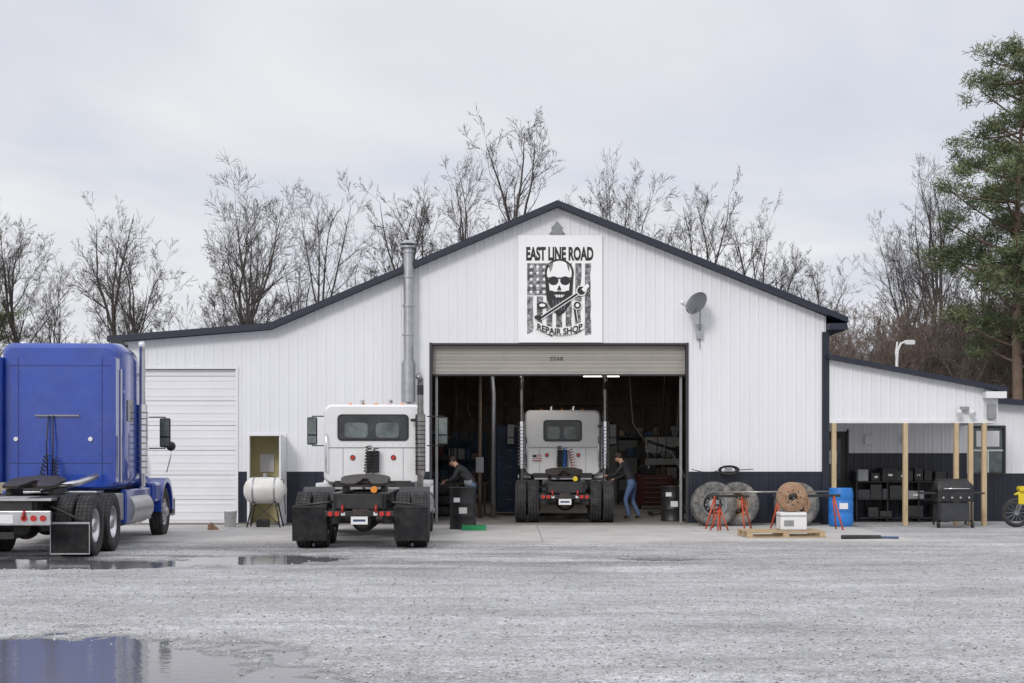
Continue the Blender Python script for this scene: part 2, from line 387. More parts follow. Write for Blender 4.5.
ud.box(-1.95,4.24,FY+.15,FY+.21,3.66,3.70,BLACK)
text_into(ud,'STAR',BLACK,1.1,4.08,.32,.09,FY+.14)
for x in (-1.85,4.14): 
    ud.box(x-.03,x+.03,FY+.22,FY+.27,.07,3.9,GREYP); ud.box(x-.03,x+.03,FY+.3,FY+4.5,4.28,4.33,GALV)
ud.build('sectional_door_raised',B)
wd=M()
wd.box(-5.54,-5.495,33.28,FY-.04,.05,2.17,DOORW,bev=.008); wd.cyl((-5.60,33.36,1.0),(-5.54,33.36,1.0),.03,CHROME)
wd.box(-6.6,-5.3,FY+.9,FY+.96,.03,2.5,YROOM); wd.box(-6.66,-6.6,FY+.13,FY+.9,.03,2.5,YROOM); wd.box(-5.3,-5.24,FY+.13,FY+.9,.03,2.5,YROOM); wd.box(-6.6,-5.3,FY+.13,FY+.9,2.5,2.55,WHITEP)
wd.box(-6.3,-5.95,FY+.87,FY+.895,1.3,1.75,WHITEP); wd.box(-6.55,-5.7,FY+.5,FY+.86,.72,.78,STUD); wd.box(-6.2,-6.0,FY+.6,FY+.8,.78,1.0,BLACK)
wd.build('open_walk_door',B)
it=M()
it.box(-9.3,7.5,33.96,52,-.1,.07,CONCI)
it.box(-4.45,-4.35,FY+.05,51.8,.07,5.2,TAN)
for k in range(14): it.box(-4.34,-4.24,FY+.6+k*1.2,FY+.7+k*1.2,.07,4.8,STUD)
for k in range(12): it.box(-4.2+k*1.0,-4.1+k*1.0,51.70,51.86,.07,4.9,STUD)
for z in (1.2,2.4,3.6,4.6): it.box(-4.2,7.4,51.60,51.69,z,z+.14,STUD)
it.box(2.2,4.6,51.45,51.58,.07,2.3,GREYP); it.box(-2.6,-.9,51.4,51.55,.1,2.6,BLUEG); it.box(4.9,6.2,51.4,51.55,1.4,2.6,WHITEP)
def arch(y,mt,zc,ze):
    pts=[]
    for i in range(25):
        u=-1+2*i/24; pts.append((1.1+u*5.4,zc-(zc-ze)*abs(u)**2.2))
    pts+= [(6.5,4.75),(1.1,6.9),(-4.3,4.75)]
    it.prism(pts[::1],y,y+.08,mt)
arch(38.5,TAN,4.20,3.4)
for k in range(3):
    y=42+k*3.2
    it.box(-4.2,7.4,y,y+.08,4.75,4.9,STUD)
    for x in (-2,0,2.2,4.2): it.box(x-.05,x+.05,y,y+.08,4.9,5.9-abs(x-1.1)*.25,STUD)
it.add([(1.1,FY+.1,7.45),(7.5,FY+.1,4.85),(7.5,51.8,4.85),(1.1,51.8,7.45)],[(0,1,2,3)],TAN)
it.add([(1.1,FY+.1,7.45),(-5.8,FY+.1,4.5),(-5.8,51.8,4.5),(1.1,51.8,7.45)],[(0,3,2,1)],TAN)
it.build('interior',B)
lt=M()
for i,(x,y,z,e) in enumerate(((.6,36.6,3.86,10),(1.2,41,4.3,16),(4.2,41,4.3,12),(-1.6,45,4.4,18),(3,47,4.4,18))):
    lt.box(x-.65,x+.65,y-.08,y+.08,z+.035,z+.09,WHITEP); lt.cyl((x-.6,y,z),(x+.6,y,z),.022,TUBE,n=8)
    lt.cyl((x-.5,y,z+.09),(x-.5,y,z+.6),.008,BLACK,n=6); lt.cyl((x+.5,y,z+.09),(x+.5,y,z+.6),.008,BLACK,n=6)
    al=bpy.data.lights.new('tube_light','AREA'); al.shape='RECTANGLE'; al.size=1.2; al.size_y=.12; al.energy=e; al.color=(1,.95,.88)
    ao=bpy.data.objects.new('tube_light',al); scene.collection.objects.link(ao); ao.location=(x,y,z-.03); ao.parent=B
lt.build('fluorescent_lamps',B)
fl=M(); X=-2.5
fl.cyl((X,33.8,3.0),(X,33.8,6.72),.12,GALV,n=20); fl.cyl((X,33.8,3.0),(X,33.8,3.95),.17,GALV,n=20)
for z in (3.95,4.6,5.3,6.0,6.6): fl.cyl((X,33.8,z),(X,33.8,z+.05),.145,GALV,n=20)
fl.cyl((X,33.8,6.72),(X,33.8,6.76),.2,GALV,n=20); fl.cyl((X,33.8,6.82),(X,33.8,6.9),.21,GALV,r1=.12,n=20)
for a in range(3): fl.cyl((X+.12*math.cos(a*2.1),33.8+.12*math.sin(a*2.1),6.7),(X+.12*math.cos(a*2.1),33.8+.12*math.sin(a*2.1),6.84),.01,GALV,n=6)
fl.cyl((X,33.8,3.1),(X,34.3,3.1),.12,GALV); fl.box(X-.03,X+.03,33.9,FY,5.0,5.03,GALV)
fl.build('flue_pipe',B)

# right porch and annex
pt=M()
def top_por(x): return 4.06-(x-7.66)*.187
ribwall(pt,7.73,11.75,FY-.0,top_por,2.58,[],SIDING,NAVY,0)
pt.box(7.73,11.75,FY-.03,FY+.03,2.50,2.58,WHITEP)
AY=36.6
def top_an(x): return 3.30-(x-11.5)*.085
ribwall(pt,7.66,11.9,AY,lambda x:3.3,.02,[(7.95,8.75,0,2.35)],SIDING,NAVY,1.78)
ribwall(pt,11.9,17.5,AY+.003,top_an,.02,[(12.05,12.85,1.25,2.45)],SIDING,NAVY,1.25)
pt.box(11.75,11.85,FY+.02,AY,2.5,3.25,SIDING)
pt.box(17.4,17.5,AY+.02,45,0,2.75,SIDING)
pt.prism([(7.66,4.06),(12.0,3.25),(12.0,3.36),(7.66,4.17)],FY-.25,AY+6,ROOF)
pt.prism([(11.55,3.16),(17.8,2.68),(17.8,2.80),(11.55,3.29)],AY-.35,45.3,ROOF)
pt.box(7.68,11.7,FY+.05,AY-.01,2.60,2.64,WHITEP)
pt.build('porch_and_annex',B)
po=M()
for x in (7.84,9.58,10.82,11.17,11.5):
    po.box(x-.055,x+.055,FY-.055,FY+.055,0,2.50,WOOD,bev=.006)
po.build('porch_posts',B)
pdn=M()
pdn.box(7.95,8.75,AY+.03,AY+.07,.03,2.34,BLACK); pdn.box(8.1,8.6,AY+.015,AY+.035,1.1,2.15,GLASS); pdn.box(8.2,8.5,AY+.008,AY+.016,1.5,1.85,WHITEP)
pdn.box(7.9,7.95,AY-.03,AY+.05,.02,2.4,BLACK); pdn.box(8.75,8.8,AY-.03,AY+.05,.02,2.4,BLACK)
pdn.box(12.0,12.9,AY-.04,AY+.05,1.2,1.27,BLACK); pdn.box(12.0,12.9,AY-.04,AY+.05,2.43,2.5,BLACK); pdn.box(12.0,12.06,AY-.04,AY+.05,1.27,2.43,BLACK); pdn.box(12.84,12.9,AY-.04,AY+.05,1.27,2.43,BLACK)
pdn.box(12.06,12.84,AY+.02,AY+.04,1.27,2.43,GLASS2); pdn.box(12.06,12.84,AY-.01,AY+.02,1.83,1.87,WHITEP); pdn.box(12.43,12.47,AY-.008,AY+.02,1.27,1.83,WHITEP); pdn.box(12.15,12.75,AY+.012,AY+.02,1.95,2.36,WHITEP)
pdn.build('porch_door_and_window',B)
fx=M()
fx.box(10.9,11.1,FY-.14,FY-.03,2.80,2.90,GREYP,bev=.01)
for s in (-1,1): fx.cyl((11.0+s*.13,FY-.10,2.80),(11.0+s*.17,FY-.24,2.70),.05,WHITEP,r1=.075,n=14)
fx.box(11.56,11.76,FY-.12,FY-.02,2.6,2.95,GREYP,bev=.01)
fx.box(11.45,11.95,FY-.3,FY-.02,3.10,3.26,WHITEP)
for x in (9.2,10.2): fx.box(x,x+.2,AY-.12,AY-.02,2.0,2.25,WHITEP,bev=.01)
fx.build('wall_fixtures',B)

# ------------------------------------------------------------ shop sign
sg=M(); SY=FY-.06
sg.box(.15,2.2,SY,SY+.03,4.46,7.07,SIGNW,bev=.004)
def S(px,py): return (.15+px/41.0, 7.07-py/41.0)
def poly(pts,mt,l): sg.prism([S(*p) for p in pts],SY-.003*l-.0015,SY-.003*l,mt)
def ep(cx,cy,rx,ry,mt,l,n=28,a0=0,a1=360):
    pts=[(cx+rx*math.cos(rad(a0+(a1-a0)*i/n)),cy+ry*math.sin(rad(a0+(a1-a0)*i/n))) for i in range(n)]
    poly(pts,mt,l)
text_into(sg,'EAST LINE ROAD',SIGNK,*S(41.5,18.5),67/41,14/41,SY-.005,bold=.045)
for i in range(7):
    x0=9+i*9.6
    R=random.Random(i); bot=99+R.uniform(-4,4)
    y0=28 if x0>36 else 61
    P=[(x0,y0)]; P.append((x0+6.2,y0)); yv=y0
    while yv<bot-6: yv+=R.uniform(4,8); P.append((x0+6.2+R.uniform(-1.2,.3),min(yv,bot)))
    P.append((x0,bot-R.uniform(0,4)))
    poly(P,SIGNG,1)
poly([(9,28),(37,28),(37,60),(9,60)],SIGNG,1)
for a in range(4):
    for b in range(5):
        cx,cy=13+a*6.4,31.5+b*6.3; pts=[]
        for k in range(10):
            r=2.2 if k%2==0 else .95; an=rad(-90+36*k); pts.append((cx+r*math.cos(an),cy+r*math.sin(an)))
        poly(pts,SIGNW,2)
ep(41,38,14.6,14.4,SIGNK,3); 
poly([(27,42),(55,42),(54,60),(51.5,69),(46,77),(41,81),(36,77),(30.5,69),(28,60)],SIGNK,4)
ep(41,38,12.4,12.4,SIGNW,5); poly([(30,42),(52,42),(50.5,56),(46,60),(36,60),(31.5,56)],SIGNW,6)
ep(35.2,45.5,5.0,4.4,SIGNK,7); ep(46.8,45.5,5.0,4.4,SIGNK,7); poly([(28.5,42.2),(53.5,42.2),(53.5,43.6),(28.5,43.6)],SIGNK,8)
poly([(41,49.5),(43.4,55),(38.6,55)],SIGNK,7)
poly([(32,55),(37,56.5),(41,55.8),(45,56.5),(50,55),(53,60),(50,70),(45,77),(41,80),(37,77),(32,70),(29,60)],SIGNK,8)
poly([(36,59.5),(46,59.5),(44.5,62),(37.5,62)],SIGNW,9)
for k in range(5): poly([(34+k*3.2,65),(34.7+k*3.2,65),(36.0+k*2.4,75),(35.6+k*2.4,75)],SIGNG,9)
for k in range(4): poly([(37+k*2.4,59.4),(37.5+k*2.4,59.4),(37.5+k*2.4,62.1),(37+k*2.4,62.1)],SIGNK,10)
poly([(30,29),(35,26.8),(34,33),(32,37)],SIGNG,6); poly([(48,27.5),(51,30),(51,37),(49.5,33)],SIGNG,6)
def wr(x0,y0,x1,y1,wd,l,mt=None):
    d=Vector((x1-x0,y1-y0)).normalized(); n_=Vector((-d.y,d.x))*wd/2
    poly([(x0+n_.x,y0+n_.y),(x1+n_.x,y1+n_.y),(x1-n_.x,y1-n_.y),(x0-n_.x,y0-n_.y)],mt or SIGNK,l)
wr(22,83,60,58,3.8,10,SIGNW); wr(22,83,60,58,2.2,11); ep(63,55.5,5.2,5.2,SIGNW,11.5); ep(63,55.5,4.2,4.2,SIGNK,12); poly([(63,54),(69,48),(71,51),(66,57)],SIGNW,13)
wr(58,86,56,72,3.6,10.5,SIGNW); wr(58,86,56,72,2.2,11); ep(59,70,4.4,4.4,SIGNW,12.5); ep(59,70,3.7,3.7,SIGNK,13); ep(59,70,1.8,1.8,SIGNW,14)
ep(24,70,5,3.2,SIGNK,11); ep(24,70,3,1.6,SIGNW,12); ep(20,82,4,2.2,SIGNK,12)
poly([(18,86),(30,91),(41,92.5),(53,91),(65,86),(66,93),(54,98.5),(41,100),(29,98.5),(17,93)],SIGNW,15)
text_into(sg,'REPAIR SHOP',SIGNK,*S(41.5,96.3),45/41,6.6/41,SY-.06,bend=.13,bold=.03)
sg.build('shop_sign')

# satellite dish
sd=M(); c=Vector((4.42,33.62,5.38)); ax=Vector((-.62,-.60,.42)).normalized()
u=ax.cross(Vector((0,0,1))).normalized(); w_=u.cross(ax)
T=Matrix((( *u,0),(*w_,0),(*ax,0),(0,0,0,1))).transposed(); T=Matrix.Translation(c)@T
sd.lathe([(r,-.08+.7*r*r) for r in (0.001,.08,.16,.24,.30)]+[(.305,-.012),(.30,-.02)]+[(r,-.1+.7*r*r) for r in (.24,.16,.001)],(0,0,0),DISHM,axis='z',n=32,T=T)
sd.tube([(0,-.05,-.1),(0,-.33,.05),(0,-.25,.4)],.014,GALV,T=T); sd.box(-.04,.04,-.29,-.2,.36,.48,WHITEP,bev=.01,T=T)
p=T@Vector((0,0,-.1)); sd.tube([p,(4.55,33.85,5.2),(4.56,33.93,4.95),(4.56,34.0,4.75)],.022,GALV); sd.box(4.48,4.64,34.0,34.07,4.55,4.9,GALV); sd.tube([(4.56,34.02,4.6),(4.57,34.03,4.3)],.008,BLACK)
sd.build('satellite_dish')

# ------------------------------------------------------------ TRUCK parts
def tire(m,x,y,z=.51,sgn=1,R=.51,w=.27,rim=ALU,deep=True,tread=True,rub=RUBBER):
    k=R/.51; h=w/2
    prof=[(.285*k,-h*.75),(.33*k,-h*.92),(.42*k,-h*1.04),(.475*k,-h*.98),(.50*k,-h*.86),(.503*k,-h*.6),(.492*k,-h*.58),(.492*k,-h*.5),(.504*k,-h*.48),(.506*k,-h*.1),(.494*k,-h*.08),(.494*k,h*.02)]
    prof+=[(r,-hh) for r,hh in prof[:-1][::-1]]
    m.lathe(prof,(x,y,z),rub,'x',sgn,n=44)
    if tread:
        nb=44
        for i in range(nb):
            a=2*math.pi*i/nb
            Tm=Matrix.Translation((x,y,z))@Matrix.Rotation(a,4,'X')
            for a0,a1 in ((-.88,-.62),(-.46,-.12),(.12,.46),(.62,.88)):
                m.box(h*a0,h*a1,-.026*k,.026*k,.497*k,.512*k,rub,T=Tm)
    if deep:
        m.lathe([(.285*k,h*.78),(.275*k,h*.82),(.265*k,h*.7),(.255*k,-.02),(.22*k,-.05),(.13*k,-.05),(.125*k,.0),(.125*k,h*.55),(.10*k,h*.75),(.001,h*.75)],(x,y,z),rim,'x',sgn,n=32)
        zo=-.045
    else:
        m.lathe([(.285*k,h*.78),(.275*k,h*.82),(.265*k,h*.55),(.245*k,h*.3),(.2*k,h*.85),(.14*k,h*.9),(.09*k,h*.9),(.085*k,h*1.3),(.001,h*1.35)],(x,y,z),rim,'x',sgn,n=32)
        zo=h*.86
    m.lathe([(.285*k,-h*.78),(.25*k,-h*.7),(.20*k,-.03),(.001,-.03)],(x,y,z),GREASE,'x',sgn,n=24)
    for i in range(10):
        a=2*math.pi*i/10; cy,cz=y+.165*k*math.cos(a),z+.165*k*math.sin(a); m.cyl((x+sgn*zo,cy,cz),(x+sgn*(zo+.03),cy,cz),.014,CHROME,n=6)
    for i in range(5 if deep else 8):
        a=2*math.pi*(i+.5)/(5 if deep else 8); cy,cz=y+.215*k*math.cos(a),z+.215*k*math.sin(a); 
        xx_=x+sgn*(-.044 if deep else h*.72); m.cyl((xx_-sgn*.01,cy,cz),(xx_+sgn*.006,cy,cz),.028,BLACK,n=10)
def fender(m,y,z,r,x0,x1,mt,a0=0,a1=180,t=.03,n=16):
    vs=[];fs=[]
    for i in range(n+1):
        a=rad(a0+(a1-a0)*i/n); c_,s_=math.cos(a),math.sin(a)
        for rr,xx_ in ((r,x0),(r,x1),(r+t,x1),(r+t,x0)): vs.append((xx_,y+rr*c_,z+rr*s_))
    for i in range(n):
        for k in range(4): fs.append((i*4+k,i*4+(k+1)%4,(i+1)*4+(k+1)%4,(i+1)*4+k))
    fs+=[(0,1,2,3),(n*4,n*4+3,n*4+2,n*4+1)]
    m.add(vs,fs,mt,False)
def chassis(E,L,flap=(.15,.78),rimR=WHITEP,rimF=ALU,yend=-.85,frame=BLACK,flaps=True,inner=True):
    wl=M()
    for y in (0,1.30):
        for sx in (-1,1):
            tire(wl,sx*1.07,y,sgn=sx,rim=rimR); tire(wl,sx*.755,y,sgn=-sx,rim=rimR)
    for sx in (-1,1): tire(wl,sx*1.05,L,sgn=sx,rim=rimF,deep=False)
    wl.build('wheels',E)
    c=M()
    for sx in (-1,1):
        c.box(sx*.43-.04,sx*.43+.04,yend,L+.7,.74,1.0,frame,bev=.01)
        c.box(sx*.43-.09,sx*.43+.09,yend,2.2,.995,1.015,frame)
        for y in (0,1.3):
            for k in range(4): c.box(sx*.52-.045,sx*.52+.045,y-.55+k*.09,y+.55-k*.09,.60+k*.022,.618+k*.022,GREASE)
            c.cyl((sx*.5,y-.38,.45),(sx*.5,y-.38,.72),.12,RUBBER,n=16)
            c.cyl((sx*.60,y+.05,.51),(sx*.60,y+.05,.80),.03,GREASE,n=10)
            c.cyl((sx*.58,y,.51),(sx*.70,y,.51),.2,GREASE,n=24)
    c.box(-.47,.47,yend,yend+.04,.74,1.0,frame,bev=.008)
    for y in (.3,1.0,2.0,3.0,4.2): c.box(-.39,.39,y,y+.08,.76,.97,frame)
    for y in (0,1.3,L): 
        c.cyl((-.95,y,.51),(.95,y,.51),.075,GREASE,n=16)
    for y in (0,1.3):
        c.ell((0.02,y,.51),(.24,.22,.23),GREASE); c.cyl((.02,y-.26,.51),(.02,y-.1,.51),.15,GREASE,n=20,r1=.19)
    c.cyl((0,1.3,.55),(0,3.6,.72),.05,GREASE,n=12)
    for sx,y in ((-1,2.3),(1,2.35)): c.cyl((sx*.2,y-.35,.62),(sx*.2,y+.35,.62),.12,BLACK,n=16)
    for k in range(5):
        x=-.3+.15*k; c.tube([(x,yend+.1,.9),(x+.05,yend+.02,.65),(x*.6,-.15,.5),(x*.4,.1,.7)],.012,RUBBER,n=6)
    for sx in (-1,1): c.tube([(sx*.3,yend,.70),(sx*.3,yend-.10,.68),(sx*.3,yend-.13,.76),(sx*.3,yend-.04,.80)],.022,REDP,n=8)
    c.box(-.12,.12,yend-.06,yend,.62,.74,GREASE)
    c.build('frame',E)
    fwh=M()
    y0=.65
    for sx in (-1,1):
        fwh.box(sx*.36-.05,sx*.36+.05,y0-.35,y0+.35,1.015,1.12,GREASE,bev=.01); fwh.prism([(y0-.12,1.1),(y0+.12,1.1),(y0+.05,1.2),(y0-.05,1.2)],sx*.36-.03,sx*.36+.03,GREASE,'yz')
    P=[]; 
    for i in range(19):
        a=rad(-20+220*i/18); P.append((.47*math.cos(a),.12+.44*math.sin(a)))
    P+=[(-.44,-.42),(-.30,-.52),(-.16,-.50),(-.07,-.15),(-.06,.02),(0,.07),(.06,.02),(.07,-.15),(.16,-.50),(.30,-.52),(.44,-.42)]
    T=Matrix.Translation((0,y0,1.23))@Matrix.Rotation(rad(9),4,'X')
    fwh.prism(P,-.025,.025,GREASE,'xy',T=T); fwh.box(-.3,.3,-.05,.3,-.09,-.03,GREASE,T=T); fwh.tube([(.3,.1,-.06),(.6,.05,-.05),(.62,-.1,-.05)],.012,GREASE,T=T)
    fwh.build('fifth_wheel',E)
    if flaps:
        f=M()
        for sx in (-1,1):
            f.box(sx*.92-.31,sx*.92+.31,-.655,-.64,flap[0],flap[1],FLAP,bev=.006)
            f.box(sx*.92-.31,sx*.92+.31,-.67,-.635,flap[1]-.03,flap[1]+.01,BLACK)
            f.tube([(sx*.47,-.6,.86),(sx*.62,-.62,.84),(sx*1.2,-.65,flap[1])],.022,BLACK)
        f.build('mud_flaps',E)
def mirror(m,x,y,z,mt,sx):
    m.box(x-.11,x+.11,y-.04,y+.04,z-.28,z+.32,mt,bev=.03); m.box(x-.09,x+.09,y-.05,y-.04,z-.05,z+.29,GLASS2); m.box(x-.09,x+.09,y-.05,y-.04,z-.25,z-.09,GLASS2)
    for dz in (-.3,.34): m.tube([(x,y,z+dz),(x-sx*.35,y+.1,z+dz)],.014,BLACK,n=6)
    m.tube([(x,y+.02,z-.3),(x,y+.02,z+.34)],.014,BLACK,n=6)
def coil(m,p0,p1,r,turns,mt,th=.012):
    p0=Vector(p0);p1=Vector(p1);pts=[]
    for i in range(turns*10+1):
        t=i/(turns*10); q=p0.lerp(p1,t); a=2*math.pi*turns*t
        d=(p1-p0).normalized(); u=d.cross(Vector((0,1,0)) if abs(d.y)<.9 else Vector((1,0,0))).normalized(); v=d.cross(u)
        pts.append(q+u*math.cos(a)*r+v*math.sin(a)*r)
    m.tube(pts,th,mt,n=5)

def day_cab_truck(name,loc,rotz,win=(.72,2.02,2.54),ztop=2.76,stack=3.35,flaps=True,stackx=(.98,),style=0):
    E=empty(name,loc,rotz); L=5.0
    chassis(E,L,flaps=flaps,rimR=WHITEP)
    c=M(); yr=2.95
    hw=1.02
    c.loft([(yr,hw-.05,1.16,ztop-.05,.13),(yr+.05,hw,1.12,ztop,.16),(4.0,hw,1.12,ztop+.03,.16),(4.25,hw,1.12,ztop-.03,.16),(4.55,hw-.03,1.12,2.05,.16)],WPAINT,k=5)
    c.box(-hw+.1,hw-.1,yr-.012,yr+.01,1.86,1.875,GREYP); 
    for x in (-.62,.62): c.box(x-.005,x+.005,yr-.006,yr+.01,1.2,1.86,GREYP)
    for k in range(12): c.cyl((-.88+k*.16,yr-.006,1.92),(-.88+k*.16,yr+.01,1.92),.008,GREYP,n=6)
    c.loft([(4.5,.86,1.0,1.95,.2),(5.2,.80,1.0,1.85,.2),(5.85,.68,1.0,1.7,.2),(5.95,.6,1.05,1.6,.2)],WPAINT,k=5)
    for sx in (-1,1): 
        fender(c,L,.52,.60,sx*.82,sx*1.2,WPAINT,5,175,t=.05); c.box(min(sx*.84,sx*1.2),max(sx*.84,sx*1.2),3.1,4.35,1.04,1.13,WPAINT,bev=.02)
        c.box(min(sx*.78,sx*1.19),max(sx*.78,sx*1.19),5.75,5.95,.5,.95,CHROME,bev=.04)
    c.box(-1.15,1.15,5.95,6.1,.42,.78,CHROME,bev=.04); c.box(-.55,.55,5.93,5.97,.8,1.6,CHROME,bev=.02)
    for k in range(5): c.box(-.6+k*.28,-.52+k*.28,4.0,4.08,ztop+.02,ztop+.07,AMBER,bev=.015)
    for sx in (-1,1): c.cyl((sx*.3,3.6,ztop+.10),(sx*.3,4.0,ztop+.10),.02,CHROME,r1=.05,n=12); c.box(sx*.3-.02,sx*.3+.02,3.7,3.74,ztop+.0,ztop+.1,CHROME)
    c.build('cab',E)
    g=M(); ww,wz0,wz1=win
    g.loft([(yr-.016,ww+.035,wz0-.035,wz1+.035,.09),(yr+.02,ww+.035,wz0-.035,wz1+.035,.09)],BLACK,smooth=False)
    g.loft([(yr-.024,ww,wz0,wz1,.07),(yr-.012,ww,wz0,wz1,.07)],GLASS,k=4,smooth=False)
    for xc_ in (-ww*.5,ww*.42):
        g.loft([(yr-.028,ww*.34,wz0+.03,wz1-.14,.08),(yr-.023,ww*.34,wz0+.03,wz1-.14,.08)],GLASS2,xc=xc_,smooth=False)  # pale patches paint the see-through and reflected light onto the pane
    for sx in (-1,1): g.box(min(sx*1.0,sx*1.026),max(sx*1.0,sx*1.026),3.45,4.2,1.95,2.5,GLASS)
    g.build('windows',E)
    d=M()
    for x,z in ((-.42,1.66),(.42,1.66)): d.cyl((x,yr-.03,z),(x,yr,z),.042,REDL,n=16); d.cyl((x,yr-.02,z),(x,yr-.001,z),.055,BLACK,n=16)
    d.box(-.13,.13,yr-.09,yr-.0,1.35,1.80,BLACK,bev=.01); coil(d,(-.08,yr-.14,1.90),(-.12,yr-.2,1.35),.055,9,RUBBER); coil(d,(.07,yr-.16,1.85),(.05,yr-.25,1.3),.05,9,BLACK if style==0 else BLUEP)
    if style: coil(d,(.2,yr-.2,1.8),(.3,yr-.4,1.25),.05,8,REDP)
    d.tube([(-.1,yr-.15,1.4),(-.2,yr-.5,1.05),(-.1,yr-1.1,1.05)],.018,RUBBER)
    d.box(-.75,.75,yr-.75,yr-.05,1.015,1.05,ALU,bev=.005)
    d.box(-.78,.78,yr-.1,yr-.02,1.05,1.18,BLACK)
    for sx in (-1,1):
        d.cyl((sx*.95,3.15,.70),(sx*.95,4.35,.70),.30,ALU,n=28); 
        for y in (3.35,4.1): d.cyl((sx*.95,y,.70),(sx*.95,y+.05,.70),.308,BLACK,n=28)
        d.box(min(sx*.55,sx*1.15),max(sx*.55,sx*1.15),2.45,3.0,.48,1.0,BLACK if sx<0 else GREYP,bev=.02)
        mirror(d,sx*1.42,4.5,2.22,BLACK,sx)
        d.tube([(sx*.96,yr-.04,1.35),(sx*.96,yr-.09,1.4),(sx*.96,yr-.09,2.1),(sx*.96,yr-.04,2.15)],.014,CHROME,n=6)
    for sx in stackx:
        x=sx; d.tube([(x*.6,yr+.1,.8),(x*.9,yr-.14,.85),(x,yr-.16,1.0),(x,yr-.16,stack-.25),(x,yr-.17,stack-.08),(x-.05,yr-.24,stack)],.065,STACK,n=16)
        d.cyl((x,yr-.16,1.3),(x,yr-.16,2.55),.105,STACK if style==0 else CHROME,n=20)
        for k in range(12): d.cyl((x,yr-.16,1.4+k*.09),(x,yr-.16,1.42+k*.09),.108,GREYP if style else BLACK,n=20)
        d.cyl((x,yr-.16,stack-.4),(x,yr-.16,stack-.2),.068,BLACK,n=16)
        d.box(min(x,x-.2),max(x,x-.2),yr-.16,yr-.1,2.4,2.46,BLACK)
    d.build('fittings',E)
    t=M(); ye=-.85
    t.box(-.62,.62,ye-.05,ye,.60,.70,BLACK,bev=.01)
    for x in (-.52,-.40,.40,.52): t.cyl((x,ye-.075,.65),(x,ye-.05,.65),.045,REDL,n=16)
    for x in (-.29,.29): t.box(x-.035,x+.035,ye-.07,ye-.05,.62,.68,WHITEP)
    t.box(-.15,.15,ye-.065,ye-.05,.46,.60,WHITEP); t.box(-.11,.11,ye-.068,ye-.065,.51,.55,BLUEG)
    for sx in (-1,1): fender(t,1.3,.51,.57,sx*.62,sx*1.22,BLACK,95,170,t=.012) if style==0 else None
    t.cyl((.25,ye+.1,1.08),(.25,ye+.35,1.08),.06,YELLOW if style else AMBER,n=12)
    t.build('tail_lights',E)
    if style:
        f=M()
        for k in range(7):
            z0=1.50+k*.024; f.box(-.80,-.56,yr-.03,yr-.02,z0,z0+.024,REDP if k%2==0 else SIGNW)
        f.box(-.80,-.70,yr-.036,yr-.031,1.596,1.668,NAVY)
        f.build('flag_decal',E)
    return E
day_cab_truck('white_day_cab_semi_truck',(-2.77,26.0,0),rad(2.0),win=(.70,2.04,2.52))
day_cab_truck('white_day_cab_semi_truck',(1.29,34.45,.07),rad(-1.2),win=(.48,2.06,2.56),ztop=2.86,stack=3.80,flaps=False,style=1,stackx=(1.13,-1.1))

# blue sleeper truck
E=empty('blue_sleeper_semi_truck',(-8.20,23.55,0),rad(3.2)); L=6.15
chassis(E,L,flap=(.07,.58),rimR=ALU,yend=-1.0,frame=BLACK)
c=M(); yr=2.25
c.loft([(yr,.99,1.12,3.68,.16),(yr+.04,1.05,1.08,3.77,.2),(yr+.9,1.06,1.05,3.84,.24),(yr+1.7,1.06,1.05,3.80,.28),(yr+2.3,1.04,1.05,3.42,.3),(yr+2.8,1.02,1.05,2.85,.25),(yr+3.1,.98,1.05,2.1,.2)],BLUE,k=6)
c.loft([(yr+3.0,.95,.95,1.98,.25),(yr+3.8,.86,.95,1.85,.25),(yr+4.7,.72,.95,1.65,.25),(yr+4.85,.62,1.0,1.5,.2)],BLUE,k=5)
for sx in (-1,1):
    fender(c,L,.54,.60,sx*.80,sx*1.22,BLUE,0,180,t=.10); c.box(min(sx*.8,sx*1.2),max(sx*.8,sx*1.2),L-1.2,L-.58,.75,1.15,BLUE,bev=.06)
    c.box(min(sx*1.02,sx*1.055),max(sx*1.02,sx*1.055),yr-.22,yr+.12,1.2,3.50,BLUE,bev=.015)
    c.box(min(sx*1.02,sx*1.14),max(sx*1.02,sx*1.14),yr+.3,yr+2.6,.42,1.06,BLUE,bev=.03)
c.box(-1.18,1.18,7.15,7.35,.38,.8,CHROME,bev=.05)
c.build('cab_and_sleeper',E)
d=M()
for x in (-.76,.76): d.box(x-.006,x+.006,yr-.004,yr+.02,1.2,3.5,BLUED)
for z in (1.55,3.35): d.box(-.92,.92,yr-.005,yr+.02,z,z+.01,BLUED)
for k in range(8):
    for x in (-.72,.72): d.cyl((x,yr-.006,1.7+k*.22),(x,yr+.01,1.7+k*.22),.010,BLUED,n=6)
d.box(-.45,.35,yr-.05,yr-.01,2.42,2.445,GREYP); d.tube([(-.2,yr-.05,2.43),(-.22,yr-.12,1.9),(-.2,yr-.1,1.3)],.013,BLACK); d.tube([(-.12,yr-.05,2.43),(-.10,yr-.12,1.9),(-.12,yr-.1,1.3)],.013,BLACK)
for x in (-.8,.55): d.cyl((x,yr-.03,2.0),(x,yr,2.0),.04,WHITEP,n=12)
coil(d,(-.2,yr-.14,1.7),(-.3,yr-.3,1.15),.045,8,RUBBER); coil(d,(-.05,yr-.16,1.65),(.02,yr-.3,1.15),.04,8,BLACK)
d.tube([(-.1,yr-.9,1.08),(.45,yr-.5,1.20),(.75,yr-.3,1.33)],.06,ALU,n=10)
d.box(-.8,.8,yr-.6,yr-.02,1.015,1.05,ALU,bev=.005); d.box(-.7,.2,yr-.3,yr-.1,1.05,1.2,BLACK,bev=.02)
d.box(.55,1.12,1.95,2.4,.5,1.0,GREYP,bev=.02)
